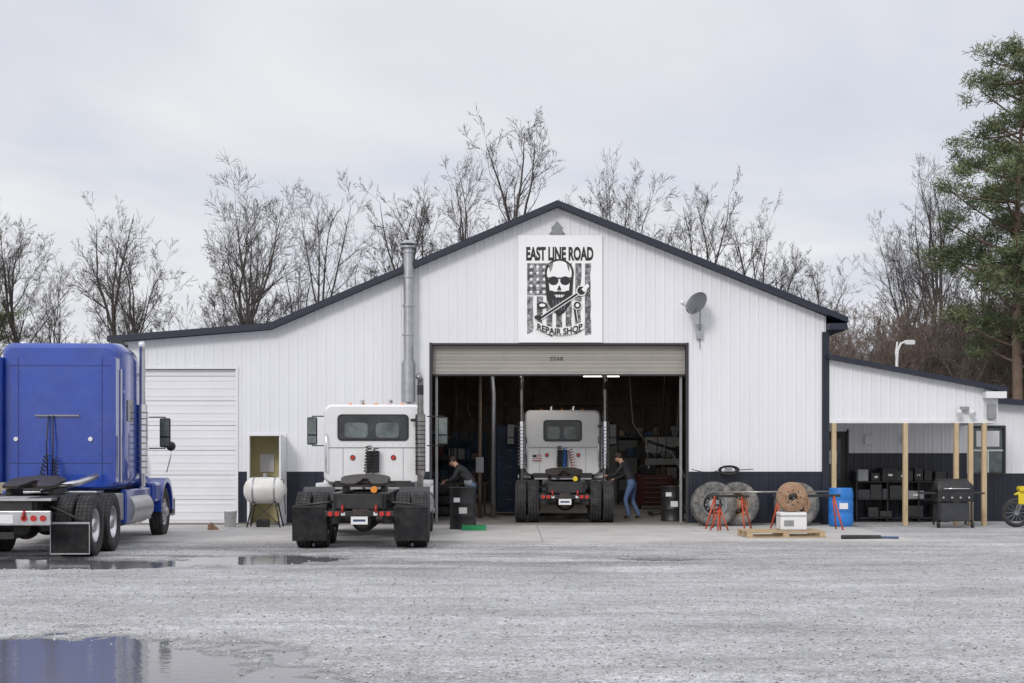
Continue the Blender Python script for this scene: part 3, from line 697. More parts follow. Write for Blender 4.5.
for sx in (-1,1):
    d.cyl((sx*.95,2.75,.68),(sx*.95,4.5,.68),.31,ALU,n=28)
    d.box(min(sx*1.055,sx*1.075),max(sx*1.055,sx*1.075),yr+.7,yr+1.2,2.35,2.75,GLASS,bev=.004)
    d.box(min(sx*1.02,sx*1.06),max(sx*1.02,sx*1.06),yr+2.0,yr+2.65,2.0,2.6,GLASS,bev=.004)
    mirror(d,sx*1.36,5.15,2.15,BLACK,sx); d.tube([(sx*1.25,5.9,1.35),(sx*1.32,6.0,1.7),(sx*1.32,6.0,1.85)],.012,CHROME); d.ell((sx*1.32,6.0,1.9),(.1,.06,.1),BLACK)
    d.box(min(sx*1.06,sx*1.09),max(sx*1.06,sx*1.09),yr+.12,yr+.16,1.2,3.3,CHROME,bev=.006)
    # exhaust stack in the gap behind the cab door
    xs_=sx*1.14; ysk=yr+1.72
    d.tube([(xs_*.8,ysk,.95),(xs_,ysk,1.1),(xs_,ysk,3.65),(xs_,ysk-.03,3.82),(xs_,ysk-.10,3.92)],.06,CHROME,n=16); d.cyl((xs_,ysk,1.35),(xs_,ysk,2.7),.095,CHROME,n=20)
    for k in range(10): d.cyl((xs_,ysk,1.45+k*.12),(xs_,ysk,1.475+k*.12),.098,GREYP,n=20)
    d.tube([(sx*1.08,yr+1.95,1.3),(sx*1.13,yr+1.95,1.4),(sx*1.13,yr+1.95,2.1)],.014,CHROME,n=6)
d.box(1.145,1.16,yr+.5,yr+2.4,.62,.66,CHROME)
for k in range(5): d.box(-.7+.33*k,-.62+.33*k,yr+1.9,yr+1.98,3.70,3.78,AMBER,bev=.015)
d.build('fittings',E)
t=M(); ye=-1.0
t.box(-.72,.72,ye-.08,ye,.56,.80,ALU,bev=.015); t.box(-.72,.72,ye-.05,ye+.3,.96,1.0,ALU)
for x in (-.6,-.45,-.3,.3,.45,.6): t.cyl((x,ye-.1,.68),(x,ye-.08,.68),.05,REDL,n=16)
t.box(-.13,.13,ye-.09,ye-.08,.6,.74,WHITEP); t.box(-.2,.2,ye-.3,ye-.05,.36,.46,BLACK)
for k in range(6): t.box(-.34,.34,ye+.35+k*.12,ye+.39+k*.12,1.0,1.012,ALU)
for sx in (-1,1):
    t.box(sx*.92-.32,sx*.92+.32,-.675,-.655,.57,.60,GALV); t.box(sx*.92-.32,sx*.92+.32,-.675,-.655,.07,.09,GALV)
    for e in (-.32,.308): t.box(sx*.92+e,sx*.92+e+.012,-.675,-.655,.09,.57,GALV)
    t.box(min(sx*.47,sx*.62),max(sx*.47,sx*.62),-.9,2.0,.96,1.01,BLACK)
t.build('tail_lights',E)

# ------------------------------------------------------------ yard objects
def barrel(name,loc,mt,R=.29,H=.88,plastic=False):
    m=M()
    if plastic: prof=[(.001,0),(R*.9,0),(R*.97,.04),(R,.12),(R,.3),(R*.96,.33),(R,.36),(R*1.0,.6),(R*.96,.63),(R,.66),(R*1.0,.8),(R*.93,H),(R*.93,H+.03),(R*.86,H+.03),(R*.86,H-.02),(.001,H-.02)]
    else: prof=[(.001,.01),(R,.01),(R*1.03,0),(R*1.03,.02),(R,.03),(R,.28),(R*1.035,.30),(R,.32),(R,.57),(R*1.035,.59),(R,.61),(R,H-.03),(R*1.03,H-.02),(R*1.03,H),(R*.97,H),(R*.96,H-.02),(.001,H-.02)]
    m.lathe(prof,(0,0,0),mt,'z',n=36)
    m.cyl((R*.6,0,H-.02),(R*.6,0,H+.01),.035,GALV,n=10)
    if not plastic: m.box(-.08,.10,-R-.006,-R+.012,.36,.50,WHITEP); m.box(-.2,-.06,-R-.006,-R+.03,.62,.72,WHITEP)
    else:
        m.box(-.1,.1,-R-.006,-R+.03,.42,.56,WHITEP)
    m.build(name,loc=loc)
barrel('steel_drum',(-1.12,32.0,.03),BLACK,R=.30,H=.96)
barrel('blue_plastic_barrel',(7.8,33.2,.03),BLUEP,plastic=True)
barrel('steel_drum',(4.05,35.3,.07),BLACK)
m=M(); m.lathe([(.001,0),(.07,0),(.10,.16),(.095,.16),(.06,.01),(.001,.01)],(0,0,0),GREYP,'z',n=20); m.tube([(.1,0,.02),(.16,0,.06),(.1,0,.13)],.01,GREYP); m.build('oil_jug',loc=(-1.0,31.95,.975))
m=M(); m.box(-.27,.27,-.16,.16,0,.02,GREENP); 
for a in ((-.27,-.25,-.16,.16),(.25,.27,-.16,.16),(-.25,.25,-.16,-.14),(-.25,.25,.14,.16)): m.box(*a,.02,.11,GREENP)
m.build('green_drain_pan',loc=(-.85,31.4,.034))
m=M()
prof=[(.001,-.50),(.12,-.49),(.22,-.44),(.29,-.36),(.31,-.28),(.31,.28),(.29,.36),(.22,.44),(.12,.49),(.001,.50)]
m.lathe(prof,(0,0,.86),TANKW,'x',n=32)
for x in (-.25,.25):
    m.lathe([(.312,x-.02),(.316,x-.02),(.316,x+.02),(.312,x+.02)],(0,0,.86),GALV,'x',n=32)
    for y in (-.25,.25): m.tube([(x*1.0,y*.6,.66),(x*1.55,y,.0)],.018,BLACK,n=8)
    m.box(x-.02,x+.02,-.2,.2,.53,.565,GREYP)
m.tube([(-.38,-.24,.06),(.26,-.16,.6)],.01,BLACK,n=6); m.tube([(.38,-.24,.06),(-.26,-.16,.6)],.01,BLACK,n=6)
m.cyl((0,0,1.16),(0,0,1.26),.05,GALV); m.box(-.2,.1,-.1,.1,.0,.18,BLACK,bev=.02); m.tube([(.1,0,1.2),(.45,-.1,1.1),(.5,-.15,.3)],.012,RUBBER)
m.build('storage_tank',loc=(-5.80,32.9,.03))
m=M(); m.lathe([(.001,0),(.13,0),(.15,.36),(.155,.36),(.155,.38),(.12,.38),(.001,.37)],(0,0,0),WHITEP,'z',n=24); m.tube([(-.15,0,.34),(-.1,-.12,.2),(.1,-.12,.2),(.15,0,.34)],.005,GREYP,n=5); m.build('plastic_bucket',loc=(-6.62,32.9,.03))
m=M(); m.prism([(-.12,0),(.12,0),(.10,.05),(-.02,.13),(-.10,.13)],-.1,.1,RUST,'xz'); m.tube([(-.05,0,.13),(-.05,0,.17),(.02,0,.12)],.008,BLACK,n=6); m.build('wheel_chock',loc=(-6.75,31.6,.033),rotz=.3)
def leaning(name,loc,ang,rotz,rim,k=1.0,rub=RUBD,w=.29):
    m=M(); tire(m,0,0,0,sgn=1,R=.51*k,w=w,rim=rim,deep=True,rub=rub)
    ob=m.build(name); ob.matrix_world=Matrix.Translation(loc)@Matrix.Rotation(rotz,4,'Z')@Matrix.Rotation(rad(-90),4,'Z')@Matrix.Rotation(ang,4,'Y')
    return ob
leaning('truck_wheel',(4.80,33.35,.54),rad(-10),rad(6),GREYP,1.05)
leaning('truck_wheel',(5.38,33.52,.54),rad(-8),rad(-8),RUST,1.03)
leaning('truck_wheel',(6.80,33.45,.54),rad(-8),rad(4),RUST,1.02)
m=M()
for k in range(5):
    pts=[(0+(.12+.012*k)*1.5*math.cos(a*.2618),-.03*k,-.0+(.075+.008*k)*math.sin(a*.2618)) for a in range(25)]
    m.tube(pts,.011,RUBBER,n=6)
m.box(-.08,.08,-.1,.06,.02,.07,GREYP); m.tube([(-.2,-.1,0),(-.5,-.1,-.08),(-.75,-.05,-.02),(-.9,-.03,.02)],.011,RUBBER,n=6); m.tube([(.2,-.08,.0),(.6,-.05,.02)],.011,RUBBER,n=6)
m.build('hose_reel',loc=(5.25,33.98,1.36))
def sawhorse(name,loc,w,h,rz=0):
    m=M(); m.box(-w/2,w/2,-.03,.03,h-.06,h,BLACK,bev=.01)
    for sx in (-1,1):
        for sy in (-1,1): m.tube([(sx*(w/2-.16),sy*.03,h-.04),(sx*(w/2-.02),sy*.28,0)],.02,ORANGE,n=6)
        m.tube([(sx*(w/2-.09),-.17,h*.42),(sx*(w/2-.09),.17,h*.42)],.014,ORANGE,n=6)
    m.build(name,loc=loc,rotz=rz)
sawhorse('sawhorse',(6.65,31.6,.03),1.55,.80,rad(3))
sawhorse('sawhorse',(4.95,32.0,.03),.95,.78,rad(-25))
m=M(); m.tube([(0,0,0),(2.6,.0,.02)],.022,STACK,n=8); m.tube([(.3,.1,.005),(2.2,-.05,.02)],.015,RUST,n=8); m.build('steel_bars',loc=(4.6,31.75,.87))
def jackstand(loc,rz=0):
    m=M()
    for a in range(4):
        t=rad(45+90*a); m.tube([(.04*math.cos(t),.04*math.sin(t),.42),(.2*math.cos(t),.2*math.sin(t),0)],.018,ORANGE,n=6)
    m.cyl((0,0,.30),(0,0,.55),.035,REDP); m.box(-.09,.09,-.04,.04,.55,.59,BLACK,bev=.01); m.cyl((0,0,.40),(0,0,.46),.06,ORANGE)
    m.build('jack_stand',loc=loc,rotz=rz)
jackstand((4.62,31.2,.034),.5)
m=M()
for k in range(7): m.box(-.8,.8,-.5+k*.155,-.41+k*.155,.115,.135,PALLET)
for y in (-.5,-.04,.42):
    m.box(-.8,.8,y,y+.09,.0,.02,PALLET)
    for x in (-.8,-.06,.68): m.box(x,x+.12,y,y+.09,.02,.095,PALLET)
    m.box(-.8,.8,y,y+.09,.096,.114,PALLET)
m.build('wooden_pallet',loc=(5.55,28.9,.034),rotz=rad(2))
m=M(); m.box(-.27,.27,-.25,.25,0,.36,WHITEP,bev=.02); m.box(-.275,.275,-.255,.255,.28,.30,GREYP); m.box(-.2,.0,-.256,-.25,.08,.2,GREYP); m.build('crate',loc=(5.78,28.95,.172))
m=M(); m.lathe([(.10,-.12),(.30,-.12),(.31,-.08),(.31,.1),(.29,.12),(.25,.12),(.24,-.06),(.10,-.08),(.10,-.12)],(0,0,0),RUST,'y',n=32); 
for i in range(8): m.cyl((.15*math.cos(i*.785),-.15,.15*math.sin(i*.785)),(.15*math.cos(i*.785),-.11,.15*math.sin(i*.785)),.014,GREASE,n=6)
m.build('brake_drum',loc=(5.80,29.0,.172+.36+.31))
m=M(); m.cyl((-.4,0,.06),(.4,.12,.05),.055,BLACK,n=14); m.cyl((.2,.15,.04),(.75,.05,.04),.04,BLUEG,n=12); m.build('scrap_pipe',loc=(7.0,28.0,.0))
m=M(); Y0=36.0; R=random.Random(11)
for z in (.12,.60,1.05): m.box(8.85,11.25,Y0,Y0+.45,z-.025,z,BLACK)
for x in (8.85,9.65,10.45,11.22): m.box(x,x+.03,Y0,Y0+.45,.0,1.30,BLACK)
for r in range(3):
    x=8.9; z=.123+.465*r
    while x<11.0:
        w_=R.uniform(.14,.42); h=R.uniform(.10,.40)
        if R.random()<.8:
            Tm=Matrix.Translation((x+w_/2,Y0+.2,z))@Matrix.Rotation(R.uniform(-.25,.25),4,'Z')
            m.box(-w_/2,w_/2,-.18,.18,0,h,R.choice([BLACK,BLACK,DKGREY,NAVY,BLACK,GREYP]),bev=.02,T=Tm)
            if R.random()<.3: m.box(-w_*.2,w_*.15,-.188,-.181,h*.4,h*.4+.05,WHITEP,T=Tm)
        x+=w_+.03
m.build('parts_shelf')
m=M()
m.loft([(-.25,.42,.82,.88,.02),(-.24,.42,.82,1.06,.1),(.1,.42,.82,1.16,.1),(.25,.42,.82,1.0,.1)],BLACK); m.box(-.42,.42,-.26,.26,.62,.82,BLACK,bev=.02); m.box(-.75,-.43,-.22,.22,.80,.84,BLACK,bev=.01); m.box(.43,.7,-.22,.22,.80,.84,BLACK,bev=.01)
m.tube([(-.3,-.27,.93),(-.3,-.33,.93),(.3,-.33,.93),(.3,-.27,.93)],.013,CHROME)
for x in (-.4,.36):
    for y in (-.24,.2): m.box(x,x+.04,y,y+.04,.06,.62,BLACK)
m.box(-.4,.4,-.24,.24,.16,.19,BLACK)
for k in range(4): m.cyl((-.3+.2*k,-.29,.72),(-.3+.2*k,-.26,.72),.025,CHROME,n=10)
for x in (-.4,.4): m.lathe([(.03,-.02),(.08,-.02),(.08,.02),(.03,.02)],(x,-.22,.08),BLACK,'x',n=16)
m.box(-.34,.34,-.2,.2,.19,.6,DKGREY)
m.build('gas_grill',loc=(10.45,33.2,.0))
m=M()
for x in (0,1.35):
    m.lathe([(.25,-.03),(.30,-.045),(.34,-.03),(.35,0),(.34,.03),(.30,.045),(.25,.03)],(x,0,.35),RUBBER,'y',n=32); m.lathe([(.25,-.025),(.24,0),(.25,.025)],(x,0,.35),GALV,'y',n=32); m.cyl((x,-.06,.35),(x,.06,.35),.05,GALV)
    for k in range(12): a=k*math.pi/6; m.cyl((x,0,.35),(x+.25*math.cos(a),0,.35+.25*math.sin(a)),.004,GALV,n=4,caps=False)
for y in (-.09,.09): m.tube([(0,y,.35),(.28,y,.98)],.025,GALV)
m.tube([(-.05,0,.78),(.12,0,.83),(.35,0,.80)],[.02,.06,.05],YELLOW); m.tube([(.22,-.38,1.12),(.3,-.15,1.08),(.3,.15,1.08),(.22,.38,1.12)],.014,BLACK); m.loft([(-.1,.12,.86,.98,.05),(.1,.12,.86,.98,.05)],YELLOW,xc=.16)
m.ell((.5,0,.85),(.22,.12,.13),YELLOW); m.ell((.95,0,.85),(.38,.11,.06),BLACK); m.tube([(1.1,0,.85),(1.45,0,.9),(1.65,0,.86)],[.05,.07,.03],YELLOW); m.ell((.62,0,.5),(.2,.13,.18),GREYP)
m.tube([(.28,0,.95),(.45,0,.4),(.8,0,.32),(.85,0,.75),(.35,0,.85)],.025,BLACK); m.tube([(.85,.08,.4),(1.35,.1,.35)],.025,BLACK); m.tube([(.85,-.08,.4),(1.35,-.1,.35)],.025,BLACK); m.tube([(.45,-.1,.45),(.6,-.14,.35),(1.0,-.14,.6),(1.4,-.13,.72)],[.02,.025,.04,.045],GALV)
m.box(.0,.3,-.16,-.1,.55,.8,YELLOW,bev=.02)
m.build('dirt_bike',loc=(12.0,33.3,0))

# garage contents
def shelf(name,loc,W_,H_,seed,parent=None):
    m=M(); R=random.Random(seed); lv=[.1+(H_-.2)*i/3 for i in range(4)]
    for z in lv: m.box(0,W_,0,.5,z,z+.04,DKGREY)
    for x in (0,W_-.04):
        for y in (0,.46): m.box(x,x+.04,y,y+.04,0,H_,DKGREY)
    for z in lv:
        x=.08
        while x<W_-.35:
            w_=R.uniform(.12,.35); m.box(x,x+w_,.03,.42,z+.04,z+.04+R.uniform(.12,.42),R.choice([BLACK,BLUEG,REDD,STUD,GREYP,STUD,GREYP,DKGREY,DKGREY]),bev=.01); x+=w_+.04
    m.build(name,loc=loc)
shelf('storage_shelf',(-4.1,44,.07),2.2,2.4,3)
shelf('storage_shelf',(-2.9,49.5,.07),2.0,2.3,8)
shelf('storage_shelf',(3.6,47.5,.07),2.4,2.4,5)
m=M(); m.box(0,1.1,0,.5,.1,1.05,REDD,bev=.02); 
for k in range(6): m.box(.03,1.07,-.012,.0,.14+k*.15,.27+k*.15,REDD,bev=.004); m.box(.2,.9,-.03,-.012,.2+k*.15,.215+k*.15,GREYP)
for x in (.1,1.0):
    for y in (.08,.42): m.cyl((x-.02,y,.05),(x+.02,y,.05),.05,BLACK,n=12)
m.box(.1,.6,.1,.4,1.05,1.35,BLACK,bev=.02)
m.build('tool_cabinet',loc=(3.9,43.5,.07))
m=M()
m.tube([(0,0,0.06),(0,0,1.7)],.05,BLACK); m.tube([(0,0,1.65),(-1.2,-.3,2.05)],.045,BLACK); m.tube([(0,0,.8),(-.55,-.15,1.78)],.035,GREYP)
m.tube([(0,0,.1),(-1.1,-.6,.08)],.04,BLACK); m.tube([(0,0,.1),(-1.1,.25,.08)],.04,BLACK); m.tube([(-1.2,-.3,2.05),(-1.2,-.3,1.4)],.012,GALV); m.tube([(-1.2,-.3,1.4),(-1.15,-.3,1.33),(-1.2,-.3,1.28)],.02,GALV)
for x,y in ((0,0),(-1.1,-.6),(-1.1,.25)): m.cyl((x,y-.02,.05),(x,y+.02,.05),.05,BLACK,n=12)
m.build('engine_hoist',loc=(4.9,38.5,.07))
m=M()
m.tube([(0,0,0),(0,0,4.1)],.05,STUD); m.tube([(.35,.3,0),(.35,.3,3.2),(.3,.3,3.9),(.1,.2,4.2)],.07,GALV); m.box(-.1,.1,-.06,.06,1.2,1.6,GREYP); m.build('exhaust_extraction_pipe',loc=(-.85,36.9,.07))
m=M(); m.box(-.9,.9,0,.6,.82,.88,STUD); 
for x in (-.85,.79):
    for y in (.02,.52): m.box(x,x+.06,y,y+.06,0,.82,STUD)
R=random.Random(4)
for k in range(9): m.box(-.8+.18*k,-.68+.18*k,.1,.4,.88,.98+R.uniform(0,.3),R.choice([BLACK,GREYP,REDD,BLUEG,DKGREY,STUD]),bev=.01)
m.build('workbench',loc=(-1.6,39.5,.07))
m=M()
m.box(0,.75,0,.6,.05,2.5,BLUEG,bev=.02)
for k in range(5): m.box(.04,.71,-.012,0,.15+.46*k,.56+.46*k,BLUEG,bev=.004); m.box(.3,.45,-.03,-.012,.4+.46*k,.42+.46*k,GREYP)
m.build('parts_cabinet',loc=(-.45,39.6,.07))
m=M(); 
for k,(x,r) in enumerate(((0,.3),(.1,.28),(-.05,.3))): m.lathe([(.28,-.10),(.42,-.14),(.5,-.11),(.51,0),(.5,.11),(.42,.14),(.28,.10)],(x,0,.14+.29*k),RUBBER,'z',n=28)
m.build('tire_stack',loc=(-1.9,38.2,.07))
m=M()
for x,y in ((-1.5,36.5),(3.9,37.5),(4.0,36.3)): m.tube([(x,y,4.2),(x+.05,y,3.0),(x-.03,y,1.6)],.014,BLACK,n=5)
m.tube([(2.6,40,4.1),(2.7,40,3.0),(3.4,40,2.2),(4.3,40,2.7),(4.4,40,4.1)],.03,RUBBER,n=6)
m.tube([(3.2,38.2,4.0),(3.3,38.2,2.6),(3.9,38.2,1.7),(4.5,38.2,2.3),(4.6,38.2,4.0)],.018,GREYP,n=6)
m.tube([(-1.3,38.2,4.0),(-1.2,38.2,2.9),(-.9,38.2,2.4),(-.5,38.2,3.0),(-.5,38.2,4.0)],.022,BLACK,n=6)
m.build('hanging_air_hoses')

# ------------------------------------------------------------ PEOPLE
def person(name,loc,rotz,J,scale=1.0,shirt=SHIRT):
    order=['pelvis','belly','chest','neck','headb','head','shL','elL','wrL','shR','elR','wrR','hipL','knL','anL','toL','hipR','knR','anR','toR','plL','plR']
    rads={'pelvis':(.165,.12),'belly':(.15,.115),'chest':(.18,.12),'neck':(.06,.06),'headb':(.075,.085),'head':(.085,.095),'sh':(.075,.075),'el':(.048,.048),'wr':(.03,.03),'pl':(.042,.022),'hip':(.10,.10),'kn':(.066,.066),'an':(.048,.048),'to':(.045,.035)}
    edges=[('pelvis','belly'),('belly','chest'),('chest','neck'),('neck','headb'),('headb','head')]
    for s in 'LR': edges+=[('chest','sh'+s),('sh'+s,'el'+s),('el'+s,'wr'+s),('wr'+s,'pl'+s),('pelvis','hip'+s),('hip'+s,'kn'+s),('kn'+s,'an'+s),('an'+s,'to'+s)]
    for s in 'LR':
        w_=Vector(J['wr'+s]); e=Vector(J['el'+s]); J['pl'+s]=tuple(w_+(w_-e).normalized()*.07)
    vs=[Vector(J[o]) for o in order]; rr=[rads.get(o,rads.get(o[:-1])) for o in order]; ix={o:i for i,o in enumerate(order)}
    E_=[(ix[a],ix[b]) for a,b in edges]
    for s in 'LR':
        w_=Vector(J['wr'+s]); e=Vector(J['el'+s]); d=(w_-e).normalized(); side=d.cross(Vector((0,0,1)))
        side=side.normalized() if side.length>.1 else Vector((1,0,0)); pal=ix['pl'+s]; nrm=d.cross(side)
        for k,(o,l) in enumerate(((-.03,.060),(-.01,.075),(.011,.07),(.031,.055))):
            b=Vector(J['pl'+s])+side*o+d*.035; q=b+d*l*.5+nrm*.005; r_=q+d*l*.4+nrm*.025
            i=len(vs); vs+=[b,q,r_]; rr+=[(.010,.010),(.009,.009),(.007,.007)]; E_+=[(pal,i),(i,i+1),(i+1,i+2)]
        b=Vector(J['pl'+s])-side*.045-d*.01; q=b-side*.02+d*.035; i=len(vs); vs+=[b,q]; rr+=[(.011,.011),(.009,.009)]; E_+=[(pal,i),(i,i+1)]
    me=bpy.data.meshes.new(name); me.from_pydata([tuple(v) for v in vs],E_,[])
    ob=bpy.data.objects.new(name,me); scene.collection.objects.link(ob)
    md=ob.modifiers.new('s','SKIN'); sb=ob.modifiers.new('ss','SUBSURF'); sb.levels=1; sb.render_levels=1
    for i,sv in enumerate(me.skin_vertices[0].data): sv.radius=rr[i]; sv.use_root=(i==0)
    dg=bpy.context.evaluated_depsgraph_get(); ev=ob.evaluated_get(dg); m2=bpy.data.meshes.new_from_object(ev)
    bpy.data.objects.remove(ob)
    V=[tuple(v.co) for v in m2.vertices]; F=[list(p.vertices) for p in m2.polygons]
    segs=[(J[a],J[b],mm) for a,b,mm in [('pelvis','belly',shirt),('belly','chest',shirt),('chest','neck',shirt),('neck','headb',SKIN),('headb','head',SKIN)]]
    for s in 'LR': segs+=[(J['chest'],J['sh'+s],shirt),(J['sh'+s],J['el'+s],shirt),(J['el'+s],J['wr'+s],shirt),(J['wr'+s],J['pl'+s],SKIN),(J['pelvis'],J['hip'+s],JEANS),(J['hip'+s],J['kn'+s],JEANS),(J['kn'+s],J['an'+s],JEANS),(J['an'+s],J['to'+s],BOOT)]
    out=M()
    def dist(p,a,b):
        a=Vector(a);b=Vector(b);ab=b-a;t=max(0,min(1,(p-a).dot(ab)/ab.length_squared)); return (p-(a+ab*t)).length
    groups={}
    for f in F:
        c_=sum((Vector(V[i]) for i in f),Vector())/len(f)
        mm=min(segs,key=lambda s:dist(c_,s[0],s[1]))[2]; groups.setdefault(mm,[]).append(f)
    out.v=list(V)
    for mm,fl_ in groups.items():
        k=out._m(mm)
        for f in fl_: out.f.append(f); out.mi.append(k); out.sm.append(True)
    hd=Vector(J['head']); hb=Vector(J['headb']); up=(hd-hb).normalized(); fwd=Vector((0,1,0)); fwd=(fwd-up*fwd.dot(up)).normalized(); sd_=fwd.cross(up)
    T=Matrix(((*sd_,0),(*fwd,0),(*up,0),(0,0,0,1))).transposed(); T=Matrix.Translation(hb.lerp(hd,.6))@T
    out.ell((0,-.012,.035),(.092,.105,.10),HAIR,T=T); out.ell((0,.02,-.02),(.078,.09,.10),SKIN,T=T); out.ell((0,.112,-.02),(.014,.02,.022),SKIN,T=T,nu=10,nv=6)
    for s in (-1,1): out.ell((s*.082,0,-.01),(.012,.02,.03),SKIN,T=T,nu=8,nv=6); out.ell((s*.03,.098,.01),(.012,.01,.007),HAIR,T=T,nu=8,nv=6)
    out.ell((0,.098,-.065),(.024,.01,.006),REDP,T=T,nu=8,nv=6)
    out.build(name,loc=loc,rotz=rotz)
J1=dict(pelvis=(0,-.05,.95),belly=(0,.02,1.10),chest=(0,.16,1.32),neck=(0,.26,1.46),headb=(0,.31,1.53),head=(0,.36,1.63),
 shL=(-.19,.17,1.38),elL=(-.26,.34,1.14),wrL=(-.18,.58,1.12),shR=(.19,.17,1.38),elR=(.27,.32,1.12),wrR=(.15,.55,1.02),
 hipL=(-.10,-.05,.90),knL=(-.14,.10,.50),anL=(-.15,-.02,.08),toL=(-.17,.14,.045),hipR=(.10,-.05,.90),knR=(.13,.02,.48),anR=(.16,-.18,.08),toR=(.18,-.02,.045))
person('mechanic',(3.08,36.2,.07),rad(62),J1)
J2=dict(pelvis=(0,-.12,.95),belly=(0,.00,1.08),chest=(0,.20,1.27),neck=(0,.32,1.39),headb=(0,.38,1.44),head=(0,.44,1.53),
 shL=(-.19,.20,1.32),elL=(-.24,.34,1.06),wrL=(-.14,.56,.98),shR=(.19,.20,1.32),elR=(.25,.36,1.06),wrR=(.12,.58,1.02),
 hipL=(-.10,-.12,.90),knL=(-.13,.02,.48),anL=(-.13,-.08,.08),toL=(-.15,.08,.045),hipR=(.10,-.12,.90),knR=(.13,.05,.48),anR=(.14,-.02,.08),toR=(.16,.14,.045))
person('mechanic',(-1.08,34.9,.07),rad(75),J2)

# ------------------------------------------------------------ TREES
def bare_mesh(name,seed,H,mt,spread=30,trunk=.6,leaders=3,sides=9,r0=.16,dens=1.0,side0=.42,twig=.0055):
    R=random.Random(seed); V=[];F=[]
    def ring(p,d,r,n):
        a=Vector((0,0,1)) if abs(d.z)<.9 else Vector((1,0,0)); u=d.cross(a).normalized(); w_=d.cross(u); o=len(V)
        for k in range(n): t=2*math.pi*k/n; V.append(tuple(p+(u*math.cos(t)+w_*math.sin(t))*r))
        return o
    def limb(p,d,L,r,dep):
        n=[14,9,6,4,2][dep]; ns_=6 if dep==0 else (4 if dep==1 else 3); wob=[.045,.10,.15,.2,.2][dep]; up=[.03,.07,.05,.03,.02][dep]
        path=[(p.copy(),d.copy(),r)]; prev=ring(p,d,r,ns_)
        for i in range(n):
            d=(d+Vector((R.gauss(0,wob),R.gauss(0,wob),R.gauss(0,wob*.6)+up))).normalized()
            p=p+d*(L/n); rr=r*(1-.88*(i+1)/n) if dep else r*(1-.5*(i+1)/n)
            rr=max(rr,twig); cur=ring(p,d,rr,ns_)
            for k in range(ns_): F.append((prev+k,prev+(k+1)%ns_,cur+(k+1)%ns_,cur+k))
            prev=cur; path.append((p.copy(),d.copy(),rr))
        return path
    def dev(d,ang):
        a=Vector((R.gauss(0,1),R.gauss(0,1),R.gauss(0,1))); a=(a-d*a.dot(d)).normalized()
        return (d*math.cos(ang)+a*math.sin(ang)).normalized()
    def grow(path,L,dep,cnt):
        if dep>4: return
        n=len(path)
        for c_ in range(cnt):
            t=R.uniform(.22,1.0); q=path[min(n-1,max(1,int(t*(n-1)+.5)))]
            l=L*R.uniform(.28,.52)*(1.2-.5*t); nd=dev(q[1],rad(R.uniform(22,52)))
            nd=(nd+Vector((0,0,.10))).normalized()
            pp=limb(q[0],nd,l,max(q[2]*R.uniform(.42,.62),twig*1.15),dep)
            if dep<4: grow(pp,l,dep+1,[0,0,int(7*dens),int(5*dens)][dep])
    d0=Vector((R.gauss(0,.04),R.gauss(0,.04),1)).normalized()
    tr_=limb(Vector((0,0,-.2)),d0,H*trunk,r0,0)
    for k in range(leaders):
        a=rad(360*k/leaders+R.uniform(-30,30)); an=rad(R.uniform(.3,.8)*spread)
        if k==0: an*=.25
        nd=Vector((math.sin(an)*math.cos(a),math.sin(an)*math.sin(a),math.cos(an)))
        q=tr_[-1-R.choice([0,0,1,2])]
        Ln=H*(1-trunk)*R.uniform(.8,1.0)
        pp=limb(q[0],nd,Ln,q[2]*R.uniform(.65,.85),1); grow(pp,Ln,2,int(9*dens))
    for k in range(sides):
        t=side0+(1-side0)*(k+R.random()*.8)/sides; q=tr_[min(13,int(t*14))]; a=k*2.4+R.uniform(-.6,.6); an=rad(R.uniform(.9,1.5)*spread)
        nd=Vector((math.sin(an)*math.cos(a),math.sin(an)*math.sin(a),math.cos(an))); Ln=H*R.uniform(.18,.36)*(1.25-.45*t)
        pp=limb(q[0],nd,Ln,q[2]*R.uniform(.32,.48),1); grow(pp,Ln,2,int(8*dens))
    mz=max(v[2] for v in V); s=H/mz; V=[(v[0]*s,v[1]*s,v[2]*s) for v in V]
    me=bpy.data.meshes.new(name); me.from_pydata(V,[],F); me.materials.append(mt); me.polygons.foreach_set('use_smooth',[True]*len(F)); return me
variants=[bare_mesh('bare_tree',s,15,BARK,spread=sp,trunk=tk,leaders=ld_,sides=sd2,r0=.21,dens=1.1,side0=s0_,twig=.0060) for s,sp,tk,ld_,sd2,s0_ in ((1,36,.64,3,9,.45),(2,32,.66,3,9,.45),(3,42,.54,4,9,.5),(5,36,.60,3,10,.42),(8,30,.68,3,9,.45),(13,40,.56,4,9,.42),(17,38,.60,3,10,.45),(19,34,.64,3,9,.42))]
def put_tree(me,x,y,h,rz,name='bare_tree',base=15,wf=1):
    ob=bpy.data.objects.new(name,me); scene.collection.objects.link(ob); s=h/base; ob.location=(x,y,0); ob.scale=(s*wf,s*wf,s); ob.rotation_euler=(0,0,rz); return ob
def at(px,top,y,v,wf=1.0): return ((px-512)/1400*y, y, 1.65+(458-top)/1400*y, v, wf)
TL=[at(33,203,62,1,.9),at(112,186,60,0,.95),at(162,232,64,4,.85),at(216,144,60,2,.95),at(262,182,62,3,.9),at(322,172,63,5,.85),at(392,178,62,6,.85),at(440,198,66,4,.9),
 at(503,100,60,7,.95),at(478,138,64,3,.75),at(562,176,66,1,.85),at(622,150,63,5,.85),at(704,168,64,6,.95),at(748,192,66,0,.85),at(775,240,62,4,.9),at(-12,226,64,5,.9),at(288,222,72,2,.85),at(655,214,68,7,.8),
 at(70,250,70,3,.85),at(240,220,70,1,.85),at(360,240,70,0,.8),at(590,210,72,4,.8),at(137,262,72,6,.8)]
for i,(x,y,h,v,wf) in enumerate(TL): put_tree(variants[v],x,y,h,i*1.37,wf=wf)
